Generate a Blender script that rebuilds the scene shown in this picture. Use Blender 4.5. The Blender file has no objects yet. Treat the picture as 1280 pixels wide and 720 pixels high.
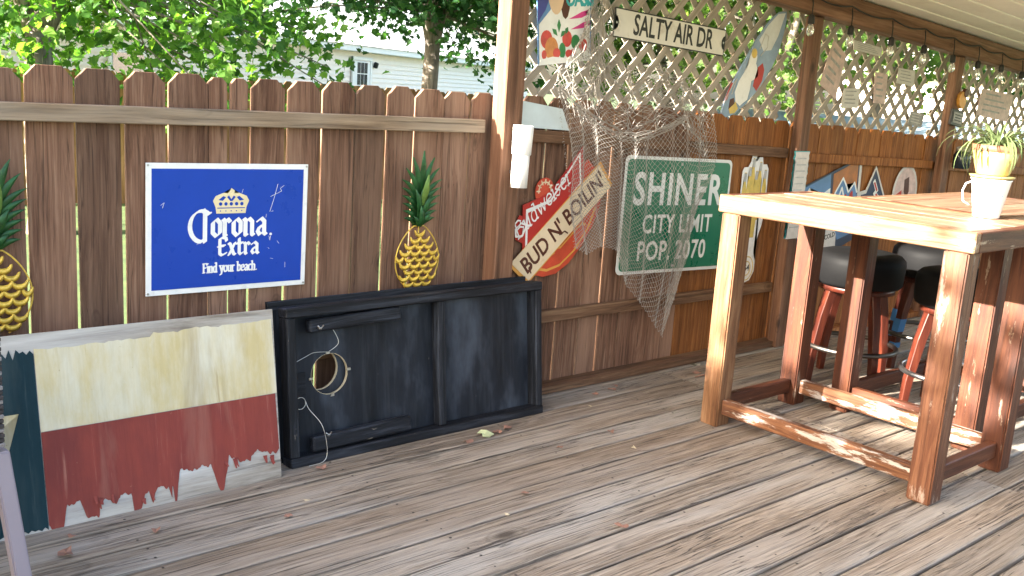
import bpy, bmesh, math, random
from mathutils import noise as mnoise
from mathutils import Vector, Matrix, Euler
R = math.radians
random.seed(7)
S = bpy.context.scene
C = S.collection

# ------------------------------------------------------------------ camera
cam_d = bpy.data.cameras.new('camera'); cam = bpy.data.objects.new('camera', cam_d); C.objects.link(cam)
yaw, pitch, roll, FPX = R(41.49), R(11.6), R(3.81), 1221.0
fw = Vector((math.sin(yaw)*math.cos(pitch), math.cos(yaw)*math.cos(pitch), -math.sin(pitch)))
rt = Vector((math.cos(yaw), -math.sin(yaw), 0)); up = rt.cross(fw)
rt2 = math.cos(roll)*rt + math.sin(roll)*up; up2 = -math.sin(roll)*rt + math.cos(roll)*up
cam.matrix_world = Matrix(((rt2.x, up2.x, -fw.x, 0), (rt2.y, up2.y, -fw.y, -3.266), (rt2.z, up2.z, -fw.z, 1.409), (0, 0, 0, 1)))
cam_d.sensor_width = 36; cam_d.lens = FPX/1280*36; cam_d.clip_end = 2000; cam_d.clip_start = 0.02
S.camera = cam

# ------------------------------------------------------------------ sky, sun, exposure
SUN = Vector((-1, .21, .41)).normalized()
w = bpy.data.worlds.new('World'); S.world = w; w.use_nodes = True
wn = w.node_tree; bg = wn.nodes['Background']
sky = wn.nodes.new('ShaderNodeTexSky'); sky.sky_type = 'NISHITA'; sky.sun_disc = False
sky.sun_elevation = math.asin(SUN.z); sky.sun_rotation = math.atan2(SUN.x, SUN.y); sky.dust_density = 4; sky.ozone_density = 0
wn.links.new(sky.outputs[0], bg.inputs[0]); bg.inputs[1].default_value = 0.098
sl = bpy.data.lights.new('sun', 'SUN'); sl.energy = 5; sl.angle = R(.53); sl.color = (1, .93, .82)
so = bpy.data.objects.new('sun', sl); C.objects.link(so); so.rotation_euler = (-SUN).to_track_quat('-Z', 'Y').to_euler(); so.location = (-6, 4, 8)
S.view_settings.view_transform = 'Standard'; S.view_settings.look = 'None'
S.view_settings.exposure = 3.22; S.view_settings.gamma = 1; S.view_settings.use_curve_mapping = False

# ------------------------------------------------------------------ helpers: materials
def lin(r, g, b):
    f = lambda c: (c/255/12.92 if c/255 <= .04045 else ((c/255+.055)/1.055)**2.4)
    return (f(r), f(g), f(b), 1)
def col(c): return tuple(c) if len(c) == 4 else tuple(c)+(1,)
class NT:
    def __init__(s, name):
        s.m = bpy.data.materials.new(name); s.m.use_nodes = True; s.t = s.m.node_tree; s.b = s.t.nodes['Principled BSDF']; s.out = s.t.nodes['Material Output']
    def n(s, typ, ins=None, **pr):
        x = s.t.nodes.new('ShaderNode'+typ)
        for k, v in pr.items(): setattr(x, k, v)
        for k, v in (ins or {}).items():
            if isinstance(v, bpy.types.NodeSocket): s.t.links.new(v, x.inputs[k])
            else: x.inputs[k].default_value = v
        return x
    def l(s, a, b): s.t.links.new(a, b)
    def set(s, **k):
        for kk, v in k.items():
            key = {'color': 'Base Color', 'rough': 'Roughness', 'metal': 'Metallic', 'normal': 'Normal', 'spec': 'Specular IOR Level', 'coat': 'Coat Weight', 'trans': 'Transmission Weight', 'alpha': 'Alpha'}[kk]
            if isinstance(v, bpy.types.NodeSocket): s.l(v, s.b.inputs[key])
            else: s.b.inputs[key].default_value = v
        return s
    def ramp(s, fac, stops, interp='LINEAR'):
        r = s.n('ValToRGB', {'Fac': fac}); r.color_ramp.interpolation = interp
        e = r.color_ramp.elements
        while len(e) < len(stops): e.new(.5)
        for q, (p, c) in zip(e, stops):
            q.position = p; q.color = col(c) if not isinstance(c, (int, float)) else (c, c, c, 1)
        return r.outputs[0]
    def mix(s, fac, a, b, mode='MIX'):
        x = s.n('Mix', data_type='RGBA', blend_type=mode)
        for i, v in ((0, fac), (6, a), (7, b)):
            if isinstance(v, bpy.types.NodeSocket): s.l(v, x.inputs[i])
            else: x.inputs[i].default_value = col(v) if i > 0 else v
        return x.outputs[2]
    def noise(s, vec, scale=1, detail=4, rough=.6, dist=0.):
        return s.n('TexNoise', {'Vector': vec, 'Scale': scale, 'Detail': detail, 'Roughness': rough, 'Distortion': dist}).outputs[0]
    def coords(s, rnd=True):
        tc = s.n('TexCoord').outputs['Object']
        if not rnd: return tc
        ra = s.n('ObjectInfo').outputs['Random']
        sc = s.n('VectorMath', {0: (37.1, 91.7, 53.3), 'Scale': ra}, operation='SCALE').outputs[0]
        return s.n('VectorMath', {0: tc, 1: sc}, operation='ADD').outputs[0]
    def rand(s): return s.n('ObjectInfo').outputs['Random']
    def scale(s, vec, v): return s.n('VectorMath', {0: vec, 1: v}, operation='MULTIPLY').outputs[0]
    def math(s, op, a, b=0.):
        return s.n('Math', {0: a, 1: b}, operation=op).outputs[0]
    def bump(s, h, strength=.3, dist=.004):
        return s.n('Bump', {'Height': h, 'Strength': strength, 'Distance': dist}).outputs[0]

def axv(axis, a, b):
    v = [b, b, b]; v[axis] = a; return tuple(v)

def wood(name, dark, mid, light, axis=0, along=1.3, across=26, crack=.55, tone=.25, rough=.75, bump=.45, knots=True, worn=None, worn_t=.58, worn_s=5., grey=None, crackc=None, spec=.35, knot_s=3.2, lines=0., blotch=.8):
    k = NT(name); co = k.coords()
    wob = k.noise(k.scale(co, axv(axis, 1.2, 3.5)), 1, 2)
    wv = k.n('VectorMath', {0: co, 1: k.n('VectorMath', {0: wob, 1: axv(axis, 0, .05)}, operation='MULTIPLY').outputs[0]}, operation='ADD').outputs[0]
    n1 = k.noise(k.scale(wv, axv(axis, along, across)), 1, 7, .68, .35)
    n2 = k.noise(k.scale(wv, axv(axis, along*1.3, across*3.2)), 1, 5, .7, .2)
    n3 = k.noise(k.scale(co, axv(axis, .9, 5)), 1, 3, .55)
    g = k.math('ADD', k.math('MULTIPLY', n1, .62), k.math('MULTIPLY', n2, .38))
    c = k.ramp(g, [(.38, dark), (.5, mid), (.62, light)])
    if grey: c = k.mix(k.ramp(n3, [(.42, 0.), (.64, 1.)]), c, k.mix(.65, c, grey))
    c = k.mix(blotch, c, k.ramp(n3, [(.3, (.62, .60, .58)), (.7, (1.12, 1.1, 1.08))]), 'MULTIPLY')
    h = g
    if knots:
        v = k.n('TexVoronoi', {'Vector': k.scale(wv, axv(axis, knot_s, knot_s*2.1)), 'Scale': 1.0, 'Randomness': 1.0}).outputs['Distance']
        kd = k.ramp(v, [(.06, 1.), (.11, .45), (.14, .15), (.17, .4), (.2, 0.)])
        pick = k.ramp(k.noise(k.scale(co, axv(axis, 2.1, 2.1)), 1, 1), [(.47, 0.), (.52, 1.)])
        c = k.mix(k.math('MULTIPLY', k.math('MULTIPLY', kd, pick), .9), c, tuple(x*.4 for x in dark[:3]))
    cr = k.ramp(k.noise(k.scale(wv, axv(axis, along*.55, across*1.9)), 1, 3, .6, .15), [(.33, 1.), (.40, 0.)])
    c = k.mix(k.math('MULTIPLY', cr, crack), c, crackc or tuple(x*.25 for x in dark[:3]))
    if lines:
        ln_ = k.noise(k.scale(wv, axv(axis, along*.42, across*.62)), 1, 3, .5, .1)
        lf = k.ramp(ln_, [(.486, 0.), (.496, 1.), (.504, 1.), (.514, 0.)])
        lm = k.ramp(k.noise(k.scale(co, axv(axis, 1.1, 6)), 1, 2), [(.45, 0.), (.6, 1.)])
        lf = k.math('MULTIPLY', lf, lm); c = k.mix(k.math('MULTIPLY', lf, lines), c, crackc or tuple(x*.25 for x in dark[:3])); cr = k.math('MAXIMUM', cr, lf)
    if worn:
        wm = k.noise(k.scale(co, axv(axis, worn_s*.45, worn_s*2.2)), 1, 6, .72)
        wf = k.ramp(wm, [(worn_t-.03, 0.), (worn_t+.03, 1.)])
        c = k.mix(k.math('MULTIPLY', wf, .9), c, k.ramp(n2, [(.3, tuple(x*.6 for x in worn[:3])), (.7, worn)]))
    tn = k.ramp(k.rand(), [(0., (1-tone, (1-tone)*.97, (1-tone)*.94)), (.22, (1+tone*.5, 1+tone*.45, 1+tone*.4)), (.45, (1-tone*.45, 1-tone*.6, 1-tone*.7)), (.7, (1.02, 1.04, 1.07)), (1., (1+tone*.35, 1+tone*.15, 1.))])
    c = k.mix(1., c, tn, 'MULTIPLY')
    h = k.math('SUBTRACT', g, k.math('MULTIPLY', cr, .5))
    k.set(color=c, rough=k.ramp(n1, [(.3, rough+.1), (.7, rough-.08)]), normal=k.bump(h, bump, .006), spec=spec)
    return k.m

def paint(name, c, rough=.5, var=.12, metal=0., bump=.0, dirt=None, scale=6, spec=.5, streak=False):
    k = NT(name); co = k.coords()
    n = k.noise(k.scale(co, (1, 1, .25) if streak else (1, 1, 1)), scale, 6, .65)
    cc = k.mix(1., c, k.ramp(n, [(.3, 1-var), (.7, 1+var*.6)]), 'MULTIPLY')
    if dirt: cc = k.mix(k.ramp(k.noise(co, scale*2.3, 6, .7), [(.56, 0.), (.7, .75)]), cc, dirt)
    k.set(color=cc, rough=k.ramp(n, [(.3, max(.05, rough-.08)), (.7, min(1, rough+.08))]), metal=metal, spec=spec)
    if bump: k.set(normal=k.bump(n, bump, .003))
    return k.m

M = {}
M['picket'] = wood('weathered brown picket', (.10, .049, .030), (.19, .100, .064), (.30, .182, .122), 2, 2.4, 60, .6, .38, .8, .5, grey=(.24, .15, .105), knot_s=4.2, lines=.6, blotch=.9)
M['picket_orange'] = wood('stained orange picket with painted-in glow', (.14, .046, .010), (.27, .098, .023), (.40, .165, .044), 2, 2.6, 50, .6, .26, .7, .4, knot_s=4.)  # newer stain, plus warm reflected sunlight put into the colour
M['rail'] = wood('weathered rail', (.10, .060, .034), (.22, .145, .088), (.33, .235, .15), 0, 2.2, 40, .6, .15, .8, .5, grey=(.29, .25, .20))
M['rail_brown'] = wood('brown rail', (.07, .036, .02), (.15, .082, .046), (.24, .15, .09), 0, 1.5, 26, .5, .15, .8, .5)
M['post'] = wood('post wood', (.085, .040, .022), (.17, .085, .05), (.27, .15, .095), 2, 1.2, 20, .4, .1, .7, .35)
M['beam'] = wood('beam wood', (.10, .045, .024), (.19, .095, .055), (.28, .155, .1), 0, 1.2, 18, .4, .1, .75, .35)
M['deck'] = wood('deck board wood', (.128, .098, .074), (.262, .214, .167), (.395, .340, .277), 0, 2.6, 85, .8, .30, .82, .9, grey=(.33, .315, .29), crackc=(.026, .021, .018), knot_s=2.2, lines=.9, blotch=.55)
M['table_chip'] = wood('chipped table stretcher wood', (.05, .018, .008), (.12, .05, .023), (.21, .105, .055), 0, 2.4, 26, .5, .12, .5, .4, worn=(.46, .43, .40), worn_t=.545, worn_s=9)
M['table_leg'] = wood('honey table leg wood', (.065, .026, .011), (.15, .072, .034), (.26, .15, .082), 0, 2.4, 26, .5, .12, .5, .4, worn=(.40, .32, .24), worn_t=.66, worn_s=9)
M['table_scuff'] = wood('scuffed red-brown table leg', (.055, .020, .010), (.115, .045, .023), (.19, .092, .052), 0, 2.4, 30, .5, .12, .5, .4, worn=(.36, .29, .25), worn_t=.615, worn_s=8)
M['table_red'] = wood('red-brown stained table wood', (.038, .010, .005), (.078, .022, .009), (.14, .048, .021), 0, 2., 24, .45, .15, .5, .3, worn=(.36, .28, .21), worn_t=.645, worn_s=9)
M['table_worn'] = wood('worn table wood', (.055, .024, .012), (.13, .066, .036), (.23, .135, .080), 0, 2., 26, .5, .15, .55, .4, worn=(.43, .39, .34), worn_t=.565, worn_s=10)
M['table_edge'] = wood('worn table edge with painted-in sun', (.10, .048, .024), (.20, .108, .058), (.30, .185, .112), 0, 2.4, 34, .5, .1, .5, .35, worn=(.40, .31, .24), worn_t=.62, worn_s=9)  # worn edge wood, base lightened so the colour carries sun brightness
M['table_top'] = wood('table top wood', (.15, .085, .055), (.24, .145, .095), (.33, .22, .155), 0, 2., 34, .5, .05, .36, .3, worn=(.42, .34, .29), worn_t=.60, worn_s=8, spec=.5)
M['stool'] = wood('stool wood', (.035, .007, .004), (.065, .013, .007), (.10, .024, .012), 2, 1.2, 22, .2, .1, .4, .15, knots=False)
M['black_board'] = wood('worn black painted wood', (.005, .006, .008), (.012, .014, .020), (.040, .048, .066), 0, 2.2, 34, .5, .15, .6, .5, knots=False, worn=(.36, .31, .26), worn_t=.70, worn_s=20, spec=.2)
M['black_board_v'] = wood('worn black painted upright', (.005, .006, .008), (.012, .014, .019), (.040, .047, .062), 2, 2.2, 34, .5, .15, .6, .5, knots=False, worn=(.36, .31, .26), worn_t=.70, worn_s=20, spec=.2)
M['bare_panel'] = wood('bare weathered plywood', (.19, .155, .125), (.36, .33, .29), (.50, .475, .43), 0, 2.2, 18, .5, .1, .85, .5, grey=(.50, .51, .52))
M['far_fence'] = wood('far fence wood', (.13, .07, .03), (.26, .15, .065), (.36, .22, .11), 2, 1.4, 12, .2, .25, .8, .1, knots=False)
M['bark'] = wood('tree bark', (.10, .085, .07), (.19, .165, .14), (.28, .25, .215), 2, 2.5, 14, .5, .05, .9, .7, knots=False)

def black_face():
    k = NT('faded black plywood'); co = k.coords()
    n = k.noise(k.scale(co, (1, 1, .35)), 4.5, 5, .6); n2 = k.noise(k.scale(co, (30, 1, 1.6)), 1, 5, .7)
    c = k.ramp(n, [(.3, (.004, .005, .007)), (.48, (.013, .016, .023)), (.68, (.060, .073, .096))])
    c = k.mix(k.ramp(n2, [(.5, 0.), (.8, .5)]), c, (.05, .056, .066))
    c = k.mix(k.ramp(k.noise(k.scale(co, (40, 1, 8)), 1, 4), [(.71, 0.), (.76, .8)]), c, (.24, .23, .2))
    k.set(color=c, rough=.6, spec=.2, normal=k.bump(n2, .25, .003)); return k.m
M['black_face'] = black_face()
def old_paint(name, c, stain, crackc):
    k = NT(name); co = k.coords(False)
    n = k.noise(k.scale(co, (2.2, 1, .8)), 3, 6, .65); n2 = k.noise(k.scale(co, (45, 1, 2.2)), 1, 5, .7); n3 = k.noise(co, 55, 3)
    cc = k.mix(k.ramp(n, [(.38, 0.), (.62, .9)]), c, stain)
    n4 = k.noise(k.scale(co, (9, 1, 1.1)), 1, 5, .65, .4); cc = k.mix(k.ramp(n4, [(.52, 0.), (.68, .55)]), cc, crackc); cc = k.mix(k.ramp(k.noise(k.scale(co, (6, 1, 5)), 1, 6, .7), [(.6, 0.), (.72, .5)]), cc, stain)
    cc = k.mix(k.ramp(n2, [(.60, 0.), (.70, .75)]), cc, crackc)
    cc = k.mix(k.ramp(n3, [(.70, 0.), (.76, .6)]), cc, crackc)
    cc = k.mix(.5, cc, k.ramp(n2, [(.3, .8), (.7, 1.15)]), 'MULTIPLY')
    k.set(color=cc, rough=.75, spec=.18, normal=k.bump(k.math('ADD', n2, n), .35, .004)); return k.m
M['cream_paint'] = old_paint('aged cream paint', (.50, .42, .225), (.60, .575, .47), (.30, .23, .12))
M['red_paint'] = old_paint('faded red paint', (.225, .048, .038), (.16, .038, .035), (.30, .13, .10))
M['teal_paint'] = old_paint('faded teal blue paint', (.006, .024, .034), (.010, .034, .046), (.035, .055, .06))
M['curl'] = old_paint('curled red paint', (.17, .035, .03), (.22, .06, .05), (.10, .02, .02))
def lattice_mat():
    k = NT('lattice wood'); co = k.coords()
    n = k.noise(k.scale(co, (3, 40, 40)), 1, 5)
    c = k.mix(1., k.ramp(n, [(.3, (.25, .215, .178)), (.7, (.41, .365, .315))]), k.ramp(k.rand(), [(0., .82), (1., 1.1)]), 'MULTIPLY')
    k.set(color=c, rough=.8); return k.m
M['lattice'] = lattice_mat()
def simple(name, c, rough=.5, metal=0., spec=.5, var=.08, **kw):
    M[name] = paint(name, col(c), rough, var, metal, spec=spec, **kw)
simple('soffit', (.84, .78, .68), .7, dirt=(.72, .64, .54), scale=2)
simple('roofing', (.2, .19, .18), .9)
simple('white_plastic', (.80, .80, .79), .35, var=.04)
simple('white_enamel', (.82, .83, .85), .25, var=.03)
simple('sign_blue', (.008, .050, .37), .32, var=.06, dirt=(.006, .05, .37), scale=9, spec=.22)
simple('sign_white', (.78, .78, .78), .4, dirt=(.62, .62, .6), scale=14)
simple('sign_cream', (.74, .62, .38), .4)
simple('sign_green', (.004, .145, .080), .3, var=.15)
simple('sign_reflective', (.66, .68, .68), .4, var=.1)
simple('sign_black', (.012, .012, .014), .4)
simple('street_white', (.66, .64, .60), .45, var=.1, dirt=(.45, .4, .35), scale=5)
simple('sign_red', (.42, .018, .016), .35, var=.15)
simple('sign_scarlet', (.50, .055, .022), .4, var=.3, scale=14)
simple('sign_tan', (.70, .58, .40), .45, var=.1, dirt=(.6, .42, .24), scale=9)
simple('sign_gold', (.62, .30, .06), .4)
simple('sign_brown', (.075, .016, .008), .45)
simple('sign_navy', (.012, .022, .07), .4, var=.3)
simple('sign_sky', (.10, .22, .45), .4, var=.3, scale=4)
simple('sign_orange', (.40, .13, .03), .45, var=.35, scale=16)
simple('sign_lager', (.62, .44, .10), .35, var=.25, scale=20)
simple('sign_grey', (.42, .42, .42), .5, var=.25, scale=25)
simple('sign_teal', (.03, .36, .40), .4)
simple('sign_pink', (.62, .04, .24), .4)
simple('sign_leaf', (.03, .20, .06), .4, var=.3)
simple('sign_skin', (.70, .50, .34), .4)
simple('sign_violet', (.05, .06, .30), .4, var=.3)
simple('glass_pale', (.52, .60, .64), .12, var=.15, scale=5)
simple('card_pale', (.60, .56, .53), .55, var=.15, scale=30)
simple('card_pink', (.60, .44, .41), .55, var=.3, scale=22)
simple('card_grey', (.34, .33, .32), .6, var=.4, scale=26)
simple('surf_blue', (.24, .33, .46), .2, var=.35, scale=5)
simple('surf_white', (.66, .68, .70), .2, var=.2, scale=6)
simple('gold_metal', (.68, .46, .07), .36, metal=.12, var=.4, scale=45, dirt=(.30, .17, .03))
simple('leaf_metal', (.016, .085, .022), .38, metal=.3, var=.6, scale=22, dirt=(.05, .13, .02))
simple('leaf_metal_light', (.12, .22, .04), .4, metal=.2, var=.4, scale=16)
simple('vinyl', (.006, .006, .0065), .65, var=.2, scale=4, spec=.10)
simple('steel', (.42, .42, .43), .3, metal=1., var=.15)
simple('dark_steel', (.12, .11, .10), .4, metal=1., var=.2)
simple('blue_tape', (.03, .14, .34), .5)
simple('lavender_metal', (.27, .235, .275), .38, var=.06)
simple('wicker', (.030, .025, .028), .6, var=.5, scale=60)
simple('wicker_grey', (.20, .18, .18), .6, var=.4, scale=60)
simple('net_cord', (.34, .32, .295), .85, var=.2, scale=30)
simple('wire', (.55, .55, .54), .35, metal=.8)
simple('cable', (.012, .011, .010), .6)
simple('pot_yellow', (.42, .33, .12), .4, var=.2, scale=8)
simple('pot_rim', (.17, .075, .042), .6, var=.2, scale=8)
simple('soil', (.03, .02, .012), .95)
simple('dead_leaf', (.27, .14, .10), .8, var=.35, scale=40)
simple('pale_leaf', (.42, .46, .26), .7, var=.2, scale=40)
simple('nail', (.035, .03, .028), .6, metal=.5)
simple('siding', (.86, .78, .71), .6, var=.05)
simple('house_trim', (.78, .78, .78), .5, var=.04)
simple('house_roof', (.74, .72, .68), .8, var=.1)
simple('blue_roof', (.20, .27, .33), .7)
simple('dark_glass', (.02, .03, .045), .08, var=.3)
simple('cooler_red', (.30, .012, .02), .35)
simple('ring_wood', (.50, .42, .28), .7)
simple('pink_flesh', (.55, .06, .05), .4, var=.3, scale=30)
simple('peach', (.62, .24, .07), .4, var=.4, scale=12)
def leaf_mat(name, c1, c2, c3, tr=.5):
    k = NT(name); ri = k.n('NewGeometry').outputs['Random Per Island']
    c = k.ramp(ri, [(0., c1), (.5, c2), (1., c3)])
    k.set(color=c, rough=.5, spec=.35)
    t = k.n('BsdfTranslucent', {'Color': k.mix(1., c, (1.5, 1.7, .6), 'MULTIPLY')})
    mx = k.n('MixShader', {0: tr, 1: k.b.outputs[0], 2: t.outputs[0]})
    k.l(mx.outputs[0], k.out.inputs[0]); return k.m
M['maple'] = leaf_mat('maple leaves', (.026, .080, .016), (.085, .195, .036), (.17, .30, .06), .55)
M['dark_maple'] = leaf_mat('dark leaves', (.016, .058, .020), (.028, .090, .028), (.055, .14, .04), .4)
M['olive'] = leaf_mat('olive leaves', (.055, .110, .028), (.10, .175, .045), (.18, .26, .08), .55)
M['spider'] = leaf_mat('spider plant leaves', (.04, .075, .022), (.08, .12, .045), (.20, .22, .12), .15)
def grass_mat():
    k = NT('lawn'); co = k.coords(False)
    k.set(color=k.ramp(k.noise(co, 3, 8), [(.3, (.03, .06, .015)), (.7, (.08, .12, .03))]), rough=.9); return k.m
M['lawn'] = grass_mat()
def bulb_mat():
    k = NT('clear bulb glass'); k.set(color=(.95, .95, .93, 1), rough=.05, trans=.85); return k.m
M['bulb'] = bulb_mat()

# ------------------------------------------------------------------ helpers: objects
def tag(o, label=None, cat=None, group=None, kind=None):
    if label: o['label'] = label
    if cat: o['category'] = cat
    if group: o['group'] = group
    if kind: o['kind'] = kind
    return o
def empty(name, loc=(0, 0, 0), rot=(0, 0, 0), label=None, cat=None, group=None, kind=None):
    o = bpy.data.objects.new(name, None); C.objects.link(o); o.location = loc; o.rotation_euler = rot; o.empty_display_size = .1
    return tag(o, label, cat, group, kind)
def put(name, me, m=None, parent=None, loc=(0, 0, 0), rot=(0, 0, 0), scale=(1, 1, 1)):
    if m is not None and not me.materials: me.materials.append(M[m] if isinstance(m, str) else m)
    o = bpy.data.objects.new(name, me); C.objects.link(o); o.parent = parent
    o.location = loc; o.rotation_euler = rot; o.scale = scale
    return o
def mesh_bm(bm, name='m', smooth=False):
    me = bpy.data.meshes.new(name); bm.normal_update(); bm.to_mesh(me); bm.free()
    if smooth: me.polygons.foreach_set('use_smooth', [True]*len(me.polygons))
    return me
def mesh_py(v, f, name='m', smooth=False):
    me = bpy.data.meshes.new(name); me.from_pydata(v, [], f); me.update()
    if smooth: me.polygons.foreach_set('use_smooth', [True]*len(me.polygons))
    return me
_cache = {}
def box_me(sx, sy, sz, bev=.003, key=''):
    k = (round(sx, 4), round(sy, 4), round(sz, 4), bev, key)
    if k in _cache: return _cache[k]
    bm = bmesh.new(); bmesh.ops.create_cube(bm, size=1)
    bmesh.ops.scale(bm, vec=(sx, sy, sz), verts=bm.verts)
    if bev: bmesh.ops.bevel(bm, geom=bm.edges[:], offset=bev, segments=1, affect='EDGES')
    _cache[k] = mesh_bm(bm, 'box'); return _cache[k]
def box(name, size, m, parent=None, loc=(0, 0, 0), rot=(0, 0, 0), bev=.003):
    return put(name, box_me(*size, bev, m if isinstance(m, str) else m.name), m, parent, loc, rot)
def prism(pts, y0, y1, bev=0):
    """polygon pts (x,z) extruded from y0 (front) to y1 (back)"""
    n = len(pts); area = sum(pts[i][0]*pts[(i+1) % n][1]-pts[(i+1) % n][0]*pts[i][1] for i in range(n))
    if area < 0: pts = pts[::-1]
    bm = bmesh.new()
    a = [bm.verts.new((x, y0, z)) for x, z in pts]; b = [bm.verts.new((x, y1, z)) for x, z in pts]
    bm.faces.new(a); bm.faces.new(b[::-1])
    for i in range(n): bm.faces.new((a[(i+1) % n], a[i], b[i], b[(i+1) % n]))
    bmesh.ops.triangulate(bm, faces=[f for f in bm.faces if len(f.verts) > 4])
    if bev: bmesh.ops.bevel(bm, geom=bm.edges[:], offset=bev, segments=1, affect='EDGES')
    return bm
def plate(name, pts, m, parent=None, y0=-.002, y1=0, loc=(0, 0, 0)):
    return put(name, mesh_bm(prism(list(pts), y0, y1)), m, parent, loc)
def ell(cx, cz, rx, rz, n=28, a0=0, a1=360, rot=0):
    o = []
    for i in range(n if a1-a0 >= 360 else n+1):
        a = R(a0+(a1-a0)*i/n); x, z = rx*math.cos(a), rz*math.sin(a); c, s = math.cos(R(rot)), math.sin(R(rot))
        o.append((cx+x*c-z*s, cz+x*s+z*c))
    return o
def tube_into(bm, pts, rad, n=6, cap=True):
    """sweep a ring along pts; rad number or list"""
    pts = [Vector(p) for p in pts]; rings = []
    prev = None
    for i, p in enumerate(pts):
        d = (pts[min(i+1, len(pts)-1)]-pts[max(i-1, 0)])
        if d.length < 1e-9: d = Vector((0, 0, 1))
        d.normalize()
        if prev is None:
            a = d.orthogonal().normalized()
        else:
            a = (prev-d*prev.dot(d)); a = a.normalized() if a.length > 1e-6 else d.orthogonal().normalized()
        prev = a; b = d.cross(a); r = rad[i] if isinstance(rad, (list, tuple)) else rad
        rings.append([bm.verts.new(p+a*r*math.cos(2*math.pi*j/n)+b*r*math.sin(2*math.pi*j/n)) for j in range(n)])
    for q, s in zip(rings, rings[1:]):
        for j in range(n): bm.faces.new((q[j], q[(j+1) % n], s[(j+1) % n], s[j]))
    if cap:
        bm.faces.new(rings[0][::-1]); bm.faces.new(rings[-1])
def tube(name, pts, rad, m, parent=None, n=8, smooth=True, loc=(0, 0, 0)):
    if name == 'wire':
        P_ = [Vector(p) for p in pts]; P_ = [P_[0]]+P_+[P_[-1]]; o_ = []
        for a, b, c, d in zip(P_, P_[1:], P_[2:], P_[3:]):
            for i in range(5):
                t = i/5; o_.append(.5*(2*b+(c-a)*t+(2*a-5*b+4*c-d)*t*t+(3*b-a-3*c+d)*t**3))
        pts = o_+[P_[-1]]; rad = rad*.75
    bm = bmesh.new(); tube_into(bm, pts, rad, n); return put(name, mesh_bm(bm, smooth=smooth), m, parent, loc)
def lathe(name, prof, m, parent=None, n=24, loc=(0, 0, 0), rot=(0, 0, 0), smooth=True, ribs=0, caps=True):
    v, f = [], []
    for i, (r, z) in enumerate(prof):
        for j in range(n):
            rr = r*(1+(ribs if j % 2 else 0)); a = 2*math.pi*j/n; v.append((rr*math.cos(a), rr*math.sin(a), z))
    for i in range(len(prof)-1):
        for j in range(n): f.append((i*n+j, i*n+(j+1) % n, (i+1)*n+(j+1) % n, (i+1)*n+j))
    if caps: f.append(tuple(range(n))[::-1]); f.append(tuple(range((len(prof)-1)*n, len(prof)*n)))
    return put(name, mesh_py(v, f, smooth=smooth), m, parent, loc, rot)
def copy_tree(o, parent=None):
    c = o.copy(); C.objects.link(c); c.parent = parent
    for ch in list(o.children): copy_tree(ch, c)
    return c
def text(s, size, parent, m, loc, name='lettering', sx=1., bold=0., rot=0., align='CENTER', shear=0., spacing=1., th=.0006):
    cu = bpy.data.curves.new('t', 'FONT'); cu.body = s; cu.size = size; cu.align_x = align; cu.align_y = 'CENTER'; cu.offset = bold; cu.shear = shear; cu.space_character = spacing
    cu.extrude = th; cu.resolution_u = 3
    ob = bpy.data.objects.new('t', cu); C.objects.link(ob)
    dg = bpy.context.evaluated_depsgraph_get(); dg.update()
    me = bpy.data.meshes.new_from_object(ob.evaluated_get(dg)); bpy.data.objects.remove(ob)
    # text lies in XY; stand it up in XZ facing -y, rotated in plane
    mt = Matrix.Rotation(-R(rot), 4, 'Y') @ Matrix.Rotation(R(90), 4, 'X') @ Matrix.Diagonal((sx, 1, 1, 1)); me.transform(mt); me.materials.clear()
    return put(name, me, m, parent, loc)
def nib(name, strokes, m, parent, loc, w=.01, ang=40, sx=1., sz=1., rot=0., th=.0012, thin=.18, shear=0.):
    """broad-nib lettering: strokes = polylines in (x,z); the pen is a flat edge held at ang"""
    bm = bmesh.new(); c, s = math.cos(R(ang)), math.sin(R(ang)); n = Vector((c, s))*w/2; q = Vector((-s, c))*w/2*thin
    ca, sa = math.cos(R(rot)), math.sin(R(rot)); i = 0
    def P(x, z, y):
        x, z = x*sx+shear*z*sz, z*sz; return bm.verts.new((x*ca-z*sa, y, x*sa+z*ca))
    for st in strokes:
        for a, b in zip(st, st[1:]):
            i += 1; e = (i % 7)*.00006
            a = Vector((a[0]*1., a[1]*1.)); b = Vector((b[0], b[1]))
            nn = Vector((n.x/sx, n.y/sz)); qq = Vector((q.x/sx, q.y/sz))
            hull = [a+nn+qq, a+nn-qq, a-nn-qq, a-nn+qq, b+nn+qq, b+nn-qq, b-nn-qq, b-nn+qq]
            # convex hull of the swept nib
            pts = sorted(set((round(p.x, 6), round(p.y, 6)) for p in hull))
            def half(ps):
                o = []
                for p in ps:
                    while len(o) > 1 and (o[-1][0]-o[-2][0])*(p[1]-o[-2][1])-(o[-1][1]-o[-2][1])*(p[0]-o[-2][0]) <= 0: o.pop()
                    o.append(p)
                return o
            hp = half(pts)[:-1]+half(pts[::-1])[:-1]
            f = [P(x, z, -th-e) for x, z in hp]; bk = [P(x, z, 0) for x, z in hp]
            bm.faces.new(f)
            for j in range(len(hp)): bm.faces.new((f[(j+1) % len(hp)], f[j], bk[j], bk[(j+1) % len(hp)]))
    return put(name, mesh_bm(bm), m, parent, loc)
def arc(cx, cz, rx, rz, a0, a1, n=10): return [(cx+rx*math.cos(R(a0+(a1-a0)*i/n)), cz+rz*math.sin(R(a0+(a1-a0)*i/n))) for i in range(n+1)]

# ------------------------------------------------------------------ ground
put('ground', mesh_py([(-300, -300, -.55), (300, -300, -.55), (300, 300, -.55), (-300, 300, -.55)], [(0, 1, 2, 3)]), 'lawn')['kind'] = 'structure'

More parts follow.
